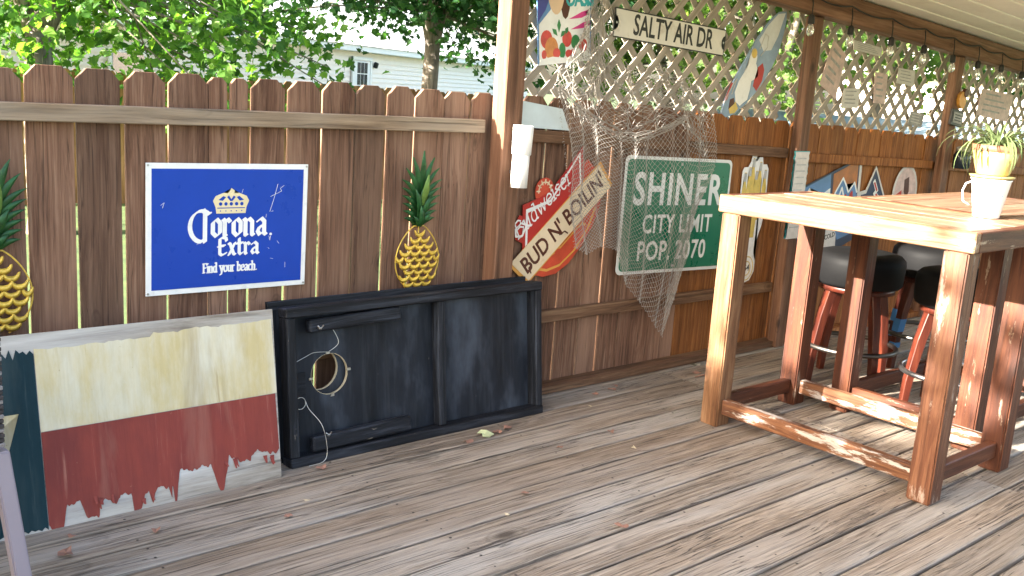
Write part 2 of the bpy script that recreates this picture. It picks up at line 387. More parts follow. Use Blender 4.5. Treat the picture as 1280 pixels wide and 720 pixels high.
# ------------------------------------------------------------------ deck of separate boards
deck = empty('deck', (0, 0, 0), kind='structure')
PITCH = .147
def deck_board(L, i):
    key = ('deck', round(L, 2), i % 4)
    if key in _cache: return _cache[key]
    rr = random.Random(i*13+int(L*10)); bm = bmesh.new(); nseg = max(6, int(L/.35)); W = PITCH-.012
    prof = [(-W/2, -.032), (-W/2, -.004), (-W/2+.005, 0), (W/2-.005, 0), (W/2, -.004), (W/2, -.032)]
    rings = []
    for s in range(nseg+1):
        x = -L/2+L*s/nseg; dz = rr.uniform(-.0012, .0012); dw = rr.uniform(-.0016, .0016)
        rings.append([bm.verts.new((x, y+(dw if y > 0 else -dw), z+(dz if z > -.02 else 0))) for y, z in prof])
    for a, b in zip(rings, rings[1:]):
        for j in range(6): bm.faces.new((a[j], a[(j+1) % 6], b[(j+1) % 6], b[j]))
    bm.faces.new(rings[0][::-1]); bm.faces.new(rings[-1])
    bmesh.ops.recalc_face_normals(bm, faces=bm.faces[:])
    me = mesh_bm(bm, 'board'); me.materials.append(M['deck']); _cache[key] = me; return me
NR = 30
for i in range(NR):
    y = -.109-PITCH/2-PITCH*i + .0
    for (x0, x1) in ((-5.2, -.6), (-.6, 3.88), (3.88, 8.7)):
        if x0 < -1 and i > 22: continue
        j = random.uniform(-.004, .004)
        L = x1-x0-.005
        put('deck_board', deck_board(L, i), None, deck, ((x0+x1)/2, y, j*.35+random.uniform(-.0015, .001)), (random.uniform(-.004, .004), 0, 0))
box('deck_board', (9.3, .1, .03), 'deck', deck, (-.5, -.056, -.016)); box('deck_board', (5.0, .1, .03), 'deck', deck, (6.7, -.056, -.016))
bm = bmesh.new()
for x in (-4, -3.2, -2.4, -1.6, -.6, .2, 1., 1.8, 2.6, 3.4, 3.88, 4.7, 5.5, 6.3, 7.1, 7.9):
    bmesh.ops.create_cube(bm, size=1, matrix=Matrix.Translation((x, -2.4, -.12)) @ Matrix.Diagonal((.04, 4.7, .15, 1)))
put('joists', mesh_bm(bm), 'rail_brown', deck)
bm = bmesh.new()
for i in range(18):
    y = -.109-PITCH/2-PITCH*i
    for x in (.2, 1., 1.8, 2.6, 3.4, 3.84, 3.92, 4.7, 5.5):
        for s in (-.04, .04):
            bmesh.ops.create_circle(bm, cap_ends=True, segments=7, radius=random.uniform(.0036, .0055), matrix=Matrix.Translation((x+random.uniform(-.01, .01), y+s+random.uniform(-.008, .008), .0028)))
nl = put('nail_heads', mesh_bm(bm), 'nail', deck); nl['kind'] = 'stuff'

# ------------------------------------------------------------------ fences
def ztop(x): return 1.375 if x < 3.3 else 1.375-.033*(x-3.3)
def picket_me(wd, key, dog=.032):
    k = ('pk', round(wd, 3), key)
    if k in _cache: return _cache[k]
    h = 1.0; pts = [(-wd/2, -.42), (wd/2, -.42), (wd/2, h-dog*1.1), (wd/2-dog, h), (-wd/2+dog, h), (-wd/2, h-dog*1.1)]
    bm = prism(pts, 0, .017, .0012); me = mesh_bm(bm, 'picket'); me.materials.append(M[key]); _cache[k] = me; return me
def picket(x0, x1, gap, zt, key, parent, px=0.):
    wd = round((x1-x0-gap)/.004)*.004
    return put('picket', picket_me(wd, key, .032 if wd > .1 else .018), None, parent, ((x0+x1)/2-px, random.uniform(-.0015, .0015), zt-1.0), (random.uniform(-.006, .006), random.uniform(-.0035, .0035), 0), (1, 1, 1))
G = 'wooden fence runs along the deck'
fA = empty('picket_fence', (0, 0, 0), label='weathered brown dog-eared picket fence behind the blue beer sign and flag board', cat='fence')
edges = [.850, 1.003, 1.154, 1.299, 1.446, 1.519, 1.597, 1.740, 1.884, 2.033, 2.167, 2.311, 2.454, 2.600, 2.730]
gaps = [.013, .016, .012, .012, .004, .014, .015, .016, .012, .004, .026, .004, .014, .003]
for i, (a, b) in enumerate(zip(edges, edges[1:])): picket(a, b, gaps[i] if i < 13 else .004, 1.380+random.uniform(-.006, .006), 'picket', fA)
x = .850
while x > -5.2:
    picket(x-.147, x, random.choice((.004, .006, .008)), 1.372+random.uniform(-.008, .008), 'picket', fA); x -= .147
box('rail', (3.62, .038, .056), 'rail', fA, (.835, -.0205, 1.240)); box('rail', (4.2, .038, .056), 'rail', fA, (-3.1, -.0205, 1.241))
box('rail', (3.62, .038, .08), 'rail_brown', fA, (.835, -.0205, .36)); box('rail', (4.2, .038, .08), 'rail_brown', fA, (-3.1, -.0205, .36))
def fence_bay(x0, x1, key, rk, zr0, zr1, label, gl, lower=(.395, .385)):
    f = empty('picket_fence', (x0, 0, 0), label=label, cat='fence')
    x = x0; i = 0
    while x < x1-.02:
        nx = min(x+.147+random.uniform(-.004, .004), x1)
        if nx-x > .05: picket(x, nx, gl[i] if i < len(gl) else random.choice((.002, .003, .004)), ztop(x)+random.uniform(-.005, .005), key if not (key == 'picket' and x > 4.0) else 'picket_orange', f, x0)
        x = nx; i += 1
    for (a, b, hh) in ((zr0, zr1, .055), (lower[0], lower[1], .055)):
        box('rail', (x1-x0-.10, .038, hh), rk, f, ((x1-x0)/2, -.0215, (a+b)/2-hh/2), (0, math.atan2(a-b, x1-x0), 0))
    box('base_rail', (x1-x0-.01, .085, .036), rk, f, ((x1-x0)/2, -.044, .0205))
    return f
fence_bay(2.735, 4.945, 'picket', 'rail_brown', 1.238, 1.168, 'brown picket fence bay behind the green city limit sign and fishing net', [.003, .003, .02, .003, .018, .014, .003])
fence_bay(4.95, 6.70, 'picket_orange', 'picket_orange', 1.148, 1.10, 'orange-stained fence bay with sun glow in its colour, behind the mountain poster and the oval sign', [])
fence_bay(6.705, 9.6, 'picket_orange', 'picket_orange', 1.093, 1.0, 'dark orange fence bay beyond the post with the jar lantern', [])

# ------------------------------------------------------------------ porch posts, beam, roof
def zbeam(x): return 1.815-.055*(x-6.59)
def post(x0, x1, y0, y1, label, lean=0.):
    h = zbeam((x0+x1)/2)-.003; t = empty('porch_post', ((x0+x1)/2, (y0+y1)/2, 0), (0, lean, 0), label, 'post')
    box('post_shaft', (x1-x0, y1-y0, h+.0), 'post', t, (0, 0, h/2+.0005), bev=.005); return t
post(2.682, 2.787, -.112, -.028, 'tall brown porch post holding the white plastic pipe')
post(4.90, 4.99, -.104, -.042, 'brown porch post with the jagged white strip sign nailed on')
post(6.665, 6.76, -.104, -.044, 'brown porch post carrying the black framed plaque and jar lantern')
roof = empty('porch_roof', (2.4, 0, 0), label='cream planked porch ceiling with brown edge beam', cat='porch roof')
ang = math.atan(.055)
L = 7.4
box('beam', (L, .105, .14), 'beam', roof, (L/2, -.10, (zbeam(2.4)+zbeam(2.4+L))/2+.07), (0, ang, 0), bev=.006)
for i in range(16):
    y = .42-.2*i; zc = (zbeam(2.4)+zbeam(2.4+L))/2+.1525+.012*(-y)+.005
    box('soffit_board', (L, .199, .018), 'soffit', roof, (L/2, y, zc), (.012, ang, 0), bev=.004)
box('roof_deck', (L+.1, 3.3, .05), 'roofing', roof, (L/2, -1.08, (zbeam(2.4)+zbeam(2.4+L))/2+.23), (.012, ang, 0))

# ------------------------------------------------------------------ lattice panels
def slat_me(Lr):
    k = ('slat', Lr)
    if k not in _cache:
        me = box_me(Lr, .008, .036, .0012, 'sl'+str(Lr)); me.materials.append(M['lattice']); _cache[k] = me
    return _cache[k]
def lattice(x0, x1, z0, z1, label, p=.140):
    t = empty('lattice_panel', (x0, .032, z0), label=label, cat='lattice', group=None)
    W, H = x1-x0, z1-z0
    for d in (1, -1):
        c = -H if d == 1 else 0
        k = c+.03
        while k < (W if d == 1 else W+H):
            # line x = k + z (d=1)  or x = k - z (d=-1)
            pts = []
            for z in (0, H):
                x = k+d*z; pts.append((x, z))
            (xa, za), (xb, zb) = pts
            def clip(xa, za, xb, zb):
                lo, hi = 0., 1.
                dx = xb-xa
                for (num, den) in ((0-xa, dx), (W-xa, dx)):
                    pass
                t0, t1 = (0-xa)/dx, (W-xa)/dx
                lo, hi = max(lo, min(t0, t1)), min(hi, max(t0, t1))
                return (lo, hi)
            lo, hi = clip(xa, za, xb, zb)
            if hi-lo > .08:
                ax, az, bx, bz = xa+(xb-xa)*lo, za+(zb-za)*lo, xa+(xb-xa)*hi, za+(zb-za)*hi
                Ls = math.hypot(bx-ax, bz-az); Lr = round(Ls*50)/50
                put('slat', slat_me(Lr), None, t, ((ax+bx)/2, 0 if d == 1 else .0095, (az+bz)/2), (0, -math.atan2(bz-az, bx-ax), 0))
            k += p
    return t
lattice(2.76, 4.86, 1.30, 2.0, 'pale diagonal lattice panel behind the street sign and the surfboard')
lattice(4.95, 6.52, 1.22, 1.93, 'pale diagonal lattice panel hung with small faded cards')
lattice(6.66, 9.4, 1.13, 1.85, 'pale diagonal lattice panel beyond the jar lantern post')

# ------------------------------------------------------------------ flag board leaning on the fence
def torn(x0, x1, n, seed):
    o = []
    for i in range(n+1):
        x = x0+(x1-x0)*i/n; t = i/n; N = lambda q, k: mnoise.noise(Vector((x*q, k, seed)))
        z = (.050 if t < .42 else .050+.045*min(1, (t-.42)/.12))+.028*N(16, 0)+.016*N(45, 3)+.008*N(120, 7)
        if t < .55: z -= .16*max(0, N(34, 11)-.02)*(1 if N(60, 5) > -.3 else .3)-.006
        if t > .86: z += .012
        z -= .105*max(0, 1-abs(t-.715)/.04)**.6
        o.append((x, min(.16, max(z, .003))))
    return o
def jag(x0, x1, n, f, amp, seed, drips=()):
    rr = random.Random(seed); o = []
    for i in range(n+1):
        x = x0+(x1-x0)*i/n; z = f(x)+rr.uniform(-amp, amp)+(amp*1.2 if i % 2 else -amp*.8)
        for (dx, dw, dz) in drips:
            if abs(x-dx) < dw: z = min(z, f(x)-dz*(1-abs(x-dx)/dw)**.7)
        o.append((x, max(z, .004)))
    return o
def strip(name, prof, ztop_, m, parent, y0, y1):
    # sheet between a torn edge prof [(x,z)] and the other edge (number or profile)
    n = len(prof); tp_ = ztop_ if isinstance(ztop_, list) else [(x, ztop_) for x, z in prof]; v, f = [], []
    for (x, z), (x2, z2) in zip(prof, tp_): v += [(x, y0, z), (x2, y0, z2), (x, y1, z), (x2, y1, z2)]
    for i in range(n-1):
        a, b = 4*i, 4*i+4; f += [(a, b, b+1, a+1), (a+2, a+3, b+3, b+2), (a, a+2, b+2, b), (a+1, b+1, b+3, a+3)]
    f += [(0, 1, 3, 2), (4*n-4, 4*n-2, 4*n-1, 4*n-3)]
    return put(name, mesh_py(v, f), m, parent)
fb = empty('flag_board', (.355, -.318, 0), (-R(11), 0, R(0)), 'peeling wooden board painted with a teal, cream and red lone star flag', 'flag board')
FW, FH = 1.222, .60
plate('board', [(0, .002), (FW, .002), (FW+.012, FH), (.0, FH+.004)], 'bare_panel', fb, 0, .013)
bx = .447
top = lambda x: .560
strip('cream_paint', [(x, .304) for x, z in jag(bx, FW+.004, 60, top, 0, 3)], [(x, (.552 if x < .8 else .563)+.010*mnoise.noise(Vector((x*12, 0, 0)))+.006*mnoise.noise(Vector((x*50, 2, 0)))) for x, z in jag(bx, FW+.004, 60, top, 0, 3)], 'cream_paint', fb, -.0016, -.0004)
def rb(x):
    t = (x-bx)/(FW-bx)
    return .052+.016*math.sin(t*11)+.010*math.sin(t*31)+(.045*max(0, (t-.4)/.6))
drips = [(.475, .012, .02), (.51, .02, .05), (.555, .016, .035), (.60, .03, .06), (.64, .012, .03), (.68, .022, .06), (.73, .015, .045), (.775, .03, .07), (.83, .02, .06), (.865, .012, .03), (.985, .04, .105), (1.09, .022, .04), (1.15, .012, .02)]
strip('red_paint', torn(bx, FW-.002, 260, 2.5), .302, 'red_paint', fb, -.0022, -.0004)
strip('teal_paint', jag(.004, bx-.002, 46, lambda x: .008, .003, 8), jag(.004, bx-.002, 46, lambda x: .548, .011, 9), 'teal_paint', fb, -.0019, -.0004)
st = []
for i in range(10):
    a = R(36*i+18); r = .172 if i % 2 == 0 else .066; st.append((.226+r*math.cos(a), .315+r*math.sin(a)))
plate('star', st, 'cream_paint', fb, -.0028, -.0019)
rr = random.Random(21)
for i in range(12):      # curls of lifted paint along the torn red edge
    x = rr.uniform(bx+.02, FW-.03); z = rb(x)+rr.uniform(-.01, .012); wd = rr.uniform(.006, .016); ln = rr.uniform(.015, .04)
    v, f = [], []
    for s in range(5):
        t = s/4; yy = -.0025-.016*t*t*rr.uniform(.6, 1.); zz = max(.006, z+.012-ln*t*.9)
        v += [(x-wd/2*(1-.6*t), yy, zz), (x+wd/2*(1-.6*t), yy-.002, zz)]
        if s: f.append((2*s-2, 2*s-1, 2*s+1, 2*s))
    put('paint_curl', mesh_py(v, f, smooth=True), 'curl', fb)

# ------------------------------------------------------------------ two bean-bag toss boards
def toss_board(name, loc, lean, yawz, label, full=True, D=.082):
    t = empty(name, loc, (-lean, 0, yawz), label, 'game board', 'bean-bag toss boards')
    Lb, Hb = 1.240, .588
    # plywood face with a real hole
    hx, hz, hr = .205, .315, .079; n = 32
    bm = bmesh.new()
    for (y) in (D, D+.012):
        ring = [bm.verts.new((hx+hr*math.cos(2*math.pi*i/n), y, hz+hr*math.sin(2*math.pi*i/n))) for i in range(n)]
        out = []
        for i in range(n):
            a = 2*math.pi*i/n; cx, sx = math.cos(a), math.sin(a)
            tx = (((Lb-hx) if cx > 0 else -hx)/cx) if abs(cx) > 1e-6 else 1e9
            tz = (((Hb-hz) if sx > 0 else -hz)/sx) if abs(sx) > 1e-6 else 1e9
            q = min(tx, tz); out.append(bm.verts.new((hx+cx*q, y, hz+sx*q)))
        for i in range(n): bm.faces.new((ring[i], ring[(i+1) % n], out[(i+1) % n], out[i]))
        # fill corners
        for (cx, cz) in ((0, 0), (Lb, 0), (Lb, Hb), (0, Hb)):
            c = bm.verts.new((cx, y, cz))
            best = sorted(range(n), key=lambda i: (out[i].co.x-cx)**2+(out[i].co.z-cz)**2)
            for i in range(n):
                a, b = out[i].co, out[(i+1) % n].co
                onx = lambda v: abs(v.x-cx) < 1e-5; onz = lambda v: abs(v.z-cz) < 1e-5
                if (onx(a) and onz(b)) or (onz(a) and onx(b)): bm.faces.new((out[i], out[(i+1) % n], c))
    put('plywood_face', mesh_bm(bm), 'black_face', t)
    lathe('hole_rim', [(hr*.985, 0), (hr*.985, .0122), (hr*1.0, .0122), (hr*1.0, 0)], 'ring_wood', t, 32, (hx, D+.0122, hz), (R(90), 0, 0), smooth=False, caps=False)
    if not full:
        lp_ = box('edge_strip', (Lb, .004, .03), 'black_board', t, (Lb/2, -.0005, Hb-.016), bev=.001); return t
    th = .036
    box('frame_side', (Lb, D, th), 'black_board', t, (Lb/2, D/2-.0, Hb-th/2), bev=.004)
    box('frame_side', (Lb, D, th), 'black_board', t, (Lb/2, D/2, th/2), bev=.004)
    box('frame_end', (th, D-.004, Hb-2*th), 'black_board_v', t, (th/2+.002, D/2+.001, Hb/2), bev=.004)
    box('frame_end', (th, D-.004, Hb-2*th), 'black_board_v', t, (Lb-th/2-.002, D/2+.001, Hb/2), bev=.004)
    if full:
        box('cross_brace', (th, D-.02, Hb-2*th-.002), 'black_board_v', t, (.70, D/2+.008, Hb/2), bev=.004)
        lg = empty('x'); bpy.data.objects.remove(lg)
        box('folding_leg', (.40, .034, .05), 'black_board', t, (.30, .03, Hb-th-.035), (0, R(-1.5), 0), bev=.005)
        box('folding_leg', (.44, .034, .058), 'black_board', t, (.32, .03, th+.036), (0, R(-1), 0), bev=.006)
        for (bxx, bz) in ((.135, Hb-.085), (.155, .10)):
            b = tube('wing_nut', [(bxx, .012, bz), (bxx, -.004, bz)], .005, 'steel', t)
            tube('wing', [(bxx-.012, -.003, bz+.012), (bxx, -.002, bz), (bxx+.012, -.003, bz+.012)], .003, 'steel', b)
        tube('wire', [(.055, D-.004, .375), (.10, D-.012, .395), (.14, D-.006, .405), (.20, D-.006, .400)], .0016, 'wire', t)
        tube('wire', [(.20, D-.006, .40), (.235, D-.02, .43), (.225, D-.016, .47), (.20, D-.01, .51), (.18, D-.006, .535)], .0016, 'wire', t)
        pts = [(.07+.022*math.cos(a*.5), .0+.05, .225+.022*math.sin(a*.5)) for a in range(0, 14)]
        tube('wire', pts+[(.10, .04, .20), (.125, .0, .15), (.14, -.006, .09), (.142, -.007, .03), (.12, -.01, .006), (.06, -.02, .006)], .0016, 'wire', t)
        for a in (0, 90, 180, 270):
            box('clip', (.016, .006, .01), 'steel', t, (hx+hr*1.04*math.cos(R(a+5)), D-.003, hz+hr*1.04*math.sin(R(a+5))), bev=.001)
        box('latch_plate', (.05, .006, .085), 'black_board', t, (.075, D-.004, .295), bev=.001)
    return t
toss_board('toss_board', (1.640, -.276, .001), R(6.5), R(0), 'black bean-bag toss board leaning underside out with its hole and folded legs showing', True, .066)
toss_board('toss_board', (1.606, -.1955, .012), R(6.3), R(0), 'black bean-bag toss board hidden behind another one, only its top edge showing', False, .004)

# ------------------------------------------------------------------ blue beer sign
t = empty('beer_sign', (1.521, -.012, .853), (0, R(.6), 0), 'blue metal beer sign with white frame, gold crown and white lettering', 'sign')
box('sign_plate', (.606, .004, .456), 'sign_white', t, (0, .002, 0), bev=.001)
plate('blue_field', [(-.284, -.209), (.284, -.209), (.284, .209), (-.284, .209)], 'sign_blue', t, -.0012, .0005)
cr = []
crown = [(-.055, 0), (.055, 0), (.058, .022), (.068, .045), (.058, .062), (.03, .073), (.012, .072), (.012, .082), (0, .09), (-.012, .082), (-.012, .072), (-.03, .073), (-.058, .062), (-.068, .045), (-.058, .022)]
cz = .052
c = plate('crown', [(x, z+cz) for x, z in crown], 'sign_cream', t, -.0020, -.001)
for pts in ([(-.052, .018), (.052, .018), (.052, .021), (-.052, .021)], [(-.048, .048), (-.03, .062), (-.02, .058), (-.032, .045)], [(.048, .048), (.03, .062), (.02, .058), (.032, .045)], [(-.004, .044), (-.016, .058), (-.009, .064), (0, .05), (.009, .064), (.016, .058), (.004, .044)]):
    plate('crown_gap', [(x, z+cz) for x, z in pts], 'sign_blue', c, -.0026, -.002)
for i in range(5):
    plate('crown_gap', ell(-.04+.02*i, cz+.034, .0065, .0065, 10), 'sign_blue', c, -.0026, -.002); plate('crown_gap', ell(-.04+.02*i, cz+.009, .0022, .0022, 8), 'sign_blue', c, -.0026, -.002)
def shift(st, dx): return [[(x+dx, z) for x, z in s] for s in st]
L_o = [[(0, .8), (0, .22), (.22, .02), (.46, .2), (.46, .78), (.24, 1), (0, .8)]]
L_r = [[(-.08, .98), (.02, .9), (.02, .08), (.1, .02)], [(.02, .78), (.2, 1), (.36, .84)]]
L_n = [[(-.08, .98), (.02, .9), (.02, .06), (.1, .02)], [(.02, .78), (.26, 1), (.46, .82), (.46, .08), (.56, .02)]]
L_a = [[(.02, .84), (.24, 1), (.44, .82), (.44, .12), (.56, .03)], [(.44, .56), (.14, .5), (0, .24), (.14, .03), (.44, .22)]]
L_E = [[(.62, 1.42), (.3, 1.5), (.12, 1.38), (.12, .14), (.3, 0), (.62, .16)], [(.0, .76), (.5, .8)], [(.62, 1.42), (.66, 1.2)]]
L_x = [[(0, .98), (.12, .9), (.4, .08), (.52, .02)], [(.5, 1), (.02, 0)]]
L_t = [[(.16, 1.36), (.16, .16), (.3, .02), (.44, .14)], [(-.04, .95), (.42, .98)]]
L_C = [arc(.50, .62, .72, .88, 58, 272, 16), [(.62, 1.55), (.72, 1.35), (.72, -.28)], [(.62, 1.55), (.84, 1.28), (1.02, 1.34)], [(.5, -.2), (.72, -.12)]]
word = shift(L_C, 0)+shift(L_o, 1.22)+shift(L_r, 1.96)+shift(L_o, 2.56)+shift(L_n, 3.32)+shift(L_a, 4.16)
nib('lettering', word, 'sign_white', t, (-.138, -.0014, -.030), w=.0155, ang=35, sx=.058, sz=.062, thin=.3)
plate('lettering', ell(.156, -.028, .005, .005, 10), 'sign_white', t, -.002, -.001)
word = shift(L_E, 0)+shift(L_x, .86)+shift(L_t, 1.56)+shift(L_r, 2.22)+shift(L_a, 2.78)
nib('lettering', word, 'sign_white', t, (-.046, -.0014, -.098), w=.0115, ang=35, sx=.046, sz=.043, thin=.3)
L_i = [[(0, 1), (.06, .95), (.06, 0)], [(-.04, 0), (.16, 0)], [(.05, 1.4), (.07, 1.42)]]
def small(s):
    D = {'F': [[(.12, 1.45), (.12, 0)], [(0, 1.45), (.66, 1.45), (.66, 1.2)], [(.12, .78), (.5, .78)], [(-.02, 0), (.28, 0)]],
         'i': [[(-.04, .98), (.08, .98), (.08, 0)], [(-.06, 0), (.22, 0)], [(.06, 1.4), (.1, 1.4)]],
         'n': [[(-.06, .98), (.06, .98), (.06, 0)], [(.06, .8), (.28, 1), (.46, .86), (.46, 0)], [(-.06, 0), (.18, 0)], [(.36, 0), (.58, 0)]],
         'd': [[(.28, 1.5), (.46, 1.5), (.46, 0), (.56, 0)], arc(.26, .5, .24, .5, 30, 330, 12)],
         'y': [[(.02, 1), (.28, .02)], [(.54, 1), (.22, -.4), (.02, -.46)], [(-.08, 1), (.16, 1)], [(.4, 1), (.62, 1)]],
         'o': [arc(.26, .5, .27, .5, 0, 360, 14)], 'u': [[(-.06, .98), (.06, .98), (.06, .2), (.22, 0), (.44, .18)], [(.34, .98), (.46, .98), (.46, 0), (.58, 0)]],
         'r': [[(-.06, .98), (.06, .98), (.06, 0)], [(.06, .75), (.22, 1), (.38, .92)], [(-.06, 0), (.2, 0)]],
         'b': [[(-.06, 1.5), (.08, 1.5), (.08, 0)], arc(.3, .5, .24, .5, -150, 150, 12)],
         'e': [[(.04, .55), (.5, .55)]+arc(.27, .5, .25, .5, 12, 310, 12)], 'a': [[(.06, .85), (.24, 1), (.42, .85), (.42, .08), (.54, .02)], [(.42, .58), (.12, .48), (.04, .22), (.2, 0), (.42, .2)]],
         'c': [arc(.27, .5, .25, .5, 45, 315, 12)], 'h': [[(-.06, 1.5), (.06, 1.5), (.06, 0)], [(.06, .8), (.28, 1), (.46, .86), (.46, 0)], [(-.06, 0), (.18, 0)], [(.36, 0), (.58, 0)]], '.': [[(.04, .04), (.08, .04)]],
         'w': [[(0, 1), (.2, .02), (.38, .9), (.56, .02), (.76, 1)]], 's': [[(.42, .85), (.22, 1), (.04, .78), (.4, .3), (.22, 0), (.0, .16)]], 'B': [[(.1, 1.45), (.1, 0)], [(0, 1.4), (.4, 1.45), (.6, 1.2), (.4, .82), (.1, .8)], [(.4, .82), (.68, .5), (.4, 0), (0, .02)]]}
    W = {'F': .74, 'i': .3, 'n': .7, 'd': .68, 'y': .68, 'o': .66, 'u': .7, 'r': .48, 'b': .66, 'e': .64, 'a': .64, 'c': .6, 'h': .7, '.': .3, ' ': .42, 'w': .88, 's': .56, 'B': .8}
    x = 0; o = []
    for ch in s:
        if ch != ' ': o += shift(D[ch], x)
        x += W[ch]
    return o, x
st_, wd_ = small('Find your beach.')
nib('lettering', st_, 'sign_white', t, (-.102, -.0014, -.158), w=.0055, ang=20, sx=.208/wd_, sz=.0225, thin=.42)
rr = random.Random(4)
for i in range(11):     # scratches in the print
    x, z = rr.uniform(-.27, .27), rr.uniform(-.19, .19)
    if i < 7: x, z = rr.uniform(.12, .24), rr.uniform(-.17, .15)
    pts = [(x, z)]
    for k in range(rr.randint(1, 3)): pts.append((pts[-1][0]+rr.uniform(-.012, .012), pts[-1][1]+rr.uniform(-.02, .02)))
    nib('scratch', [pts], 'sign_white', t, (0, -.0013, 0), w=rr.uniform(.0005, .0010), thin=.8, th=.0003)
nib('scratch', [[(.150, .055), (.165, .10), (.180, .155)], [(.152, .11), (.196, .13), (.19, .14), (.205, .15)]], 'sign_white', t, (0, -.0013, 0), w=.0011, thin=.8, th=.0003)
for sx_ in (-.296, .296):
    for sz_ in (-.22, .22): plate('screw', ell(sx_, sz_, .004, .004, 8), 'steel', t, -.0018, .001)

# ------------------------------------------------------------------ metal pineapples
def pineapple(loc, label):
    t = empty('pineapple_ornament', loc, label=label, cat='ornament', group='metal pineapples on the fence')
    # egg outline: half width as a function of height, bulging towards us
    Hb = .262
    def hw(s): return .108*math.sin(math.pi*min(1, max(0, (s*.93+.035)))**.88)**.62
    rows = 9; dx = .046; rv = random.Random(int(loc[0]*100))
    for r in range(rows):
        s = .03+.90*(r+.2)/rows; z = Hb*s; hwid = hw(min(1, s+.05)); off = dx/2 if r % 2 else 0.
        for i in range(-3, 4):
            x = i*dx+off
            if abs(x) > hwid*.97-.010: continue
            rx = min(.0275, hwid*.99-abs(x)+.006) if abs(x)+.0275 > hwid*1.02 else .0275; rz = .029
            v, f = [], []; ns = 12
            for k in range(ns+1):
                a = R(172+(368-172)*k/ns); th = .0150*math.sin(math.pi*(k+.4)/(ns+.8))**.55+.0055
                cxx, czz = x+rx*math.cos(a), z+.020+rz*math.sin(a); ix, iz = x+(rx-th*.8)*math.cos(a), z+.020+(rz-th)*math.sin(a)
                mx_, mz_ = (cxx+ix)/2, (czz+iz)/2
                for (px_, pz_, dy) in ((cxx, czz, 0.), (mx_, mz_, -.004), (ix, iz, 0.), (mx_, mz_, .0015)):
                    dep = .022*math.sqrt(max(0, 1-(px_/.125)**2-((pz_/Hb-.5)*1.5)**2*.7)); v.append((px_, -dep+dy-.003*(r % 2), pz_))
            for k in range(ns):
                for q in range(4): f.append((k*4+q, k*4+(q+1) % 4, (k+1)*4+(q+1) % 4, (k+1)*4+q))
            put('scale', mesh_py(v, f, smooth=True), 'gold_metal', t)
    pts = [(hw(i/24)*(1), -.008, Hb*i/24) for i in range(25)]; pts += [(-x, y, z) for x, y, z in pts[::-1]]
    tube('rim', pts, .0028, 'gold_metal', t, 6)
    tube('spine', [(0, -.004, .0), (0, -.012, .15), (0, -.006, .30)], .003, 'gold_metal', t, 6)
    rr = random.Random(3)
    leaves = [(0, .40, 0, .170, .026, -.012), (-15, .385, -.004, .165, .025, -.008), (16, .385, .004, .165, .025, -.009), (-27, .37, -.006, .150, .023, -.004), (28, .37, .006, .150, .023, -.005)]
    for q in range(6):
        leaves += [(-38-3*q, .355-.020*q, -.008, .135-.011*q, .021, -.002+.001*q), (39+3*q, .352-.020*q, .008, .138-.011*q, .021, -.003+.001*q)]
    leaves += [(6, .35, .004, .125, .028, -.026), (-16, .315, -.006, .105, .024, -.018), (20, .30, .006, .100, .024, -.022), (-6, .262, -.002, .085, .026, -.026), (30, .265, .008, .06, .02, -.018), (-34, .262, -.008, .055, .02, -.016), (3, .262, 0, .16, .03, -.006)]
    for i, (a, z0, x0, ln, wd, dy) in enumerate(leaves):
        v, f = [], []; ns = 8
        for k in range(ns+1):
            q = k/ns; bend = R(a)*(.35+.75*q); x = x0+math.sin(bend)*ln*q; z = z0+math.cos(bend)*ln*q*1.0; h = wd*.56*(math.sin(math.pi*(.12+.88*q))**.8+.02)
            nx, nz = math.cos(bend), -math.sin(bend); y = dy-.018*math.sin(q*2.2)
            v += [(x-nx*h, y+.005, z-nz*h), (x, y-.004, z), (x+nx*h, y+.005, z+nz*h)]
            if k:
                b = 3*(k-1); f += [(b, b+1, b+4, b+3), (b+1, b+2, b+5, b+4)]
        put('leaf', mesh_py(v, f, smooth=True), 'leaf_metal_light' if i == len(leaves)-7 else 'leaf_metal', t)
    return t
pineapple((2.330, -.022, .566), 'gold metal pineapple on the fence above the black toss board')
pineapple((.745, -.022, .556), 'gold metal pineapple on the fence above the flag board')

# ------------------------------------------------------------------ plastic pipe on the post
t = empty('plastic_pipe', (2.712, -.198, 1.0), (0, R(1.5), 0), 'white plastic pipe rod holder strapped to the tall brown post', 'pipe')
lathe('pipe_tube', [(.036, 0), (.036, .15), (.033, .15), (.033, .002)], 'white_plastic', t, 28)
lathe('coupling', [(.0365, .135), (.041, .138), (.043, .255), (.040, .257), (.036, .25), (.036, .14)], 'white_plastic', t, 28)
for z in (.06, .19): box('bracket', (.03, .02, .012), 'steel', t, (0, .041, z), bev=.001)

# pale board wedged on the rail behind the post
t = empty('pale_board', (2.98, -.03, 1.245), (R(-4), R(1), 0), 'pale bluish white board standing on the fence rail beside the tall post', 'board')
plate('panel', [(-.175, -.005), (.165, -.01), (.118, .085), (-.175, .112)], 'glass_pale', t, 0, .006)

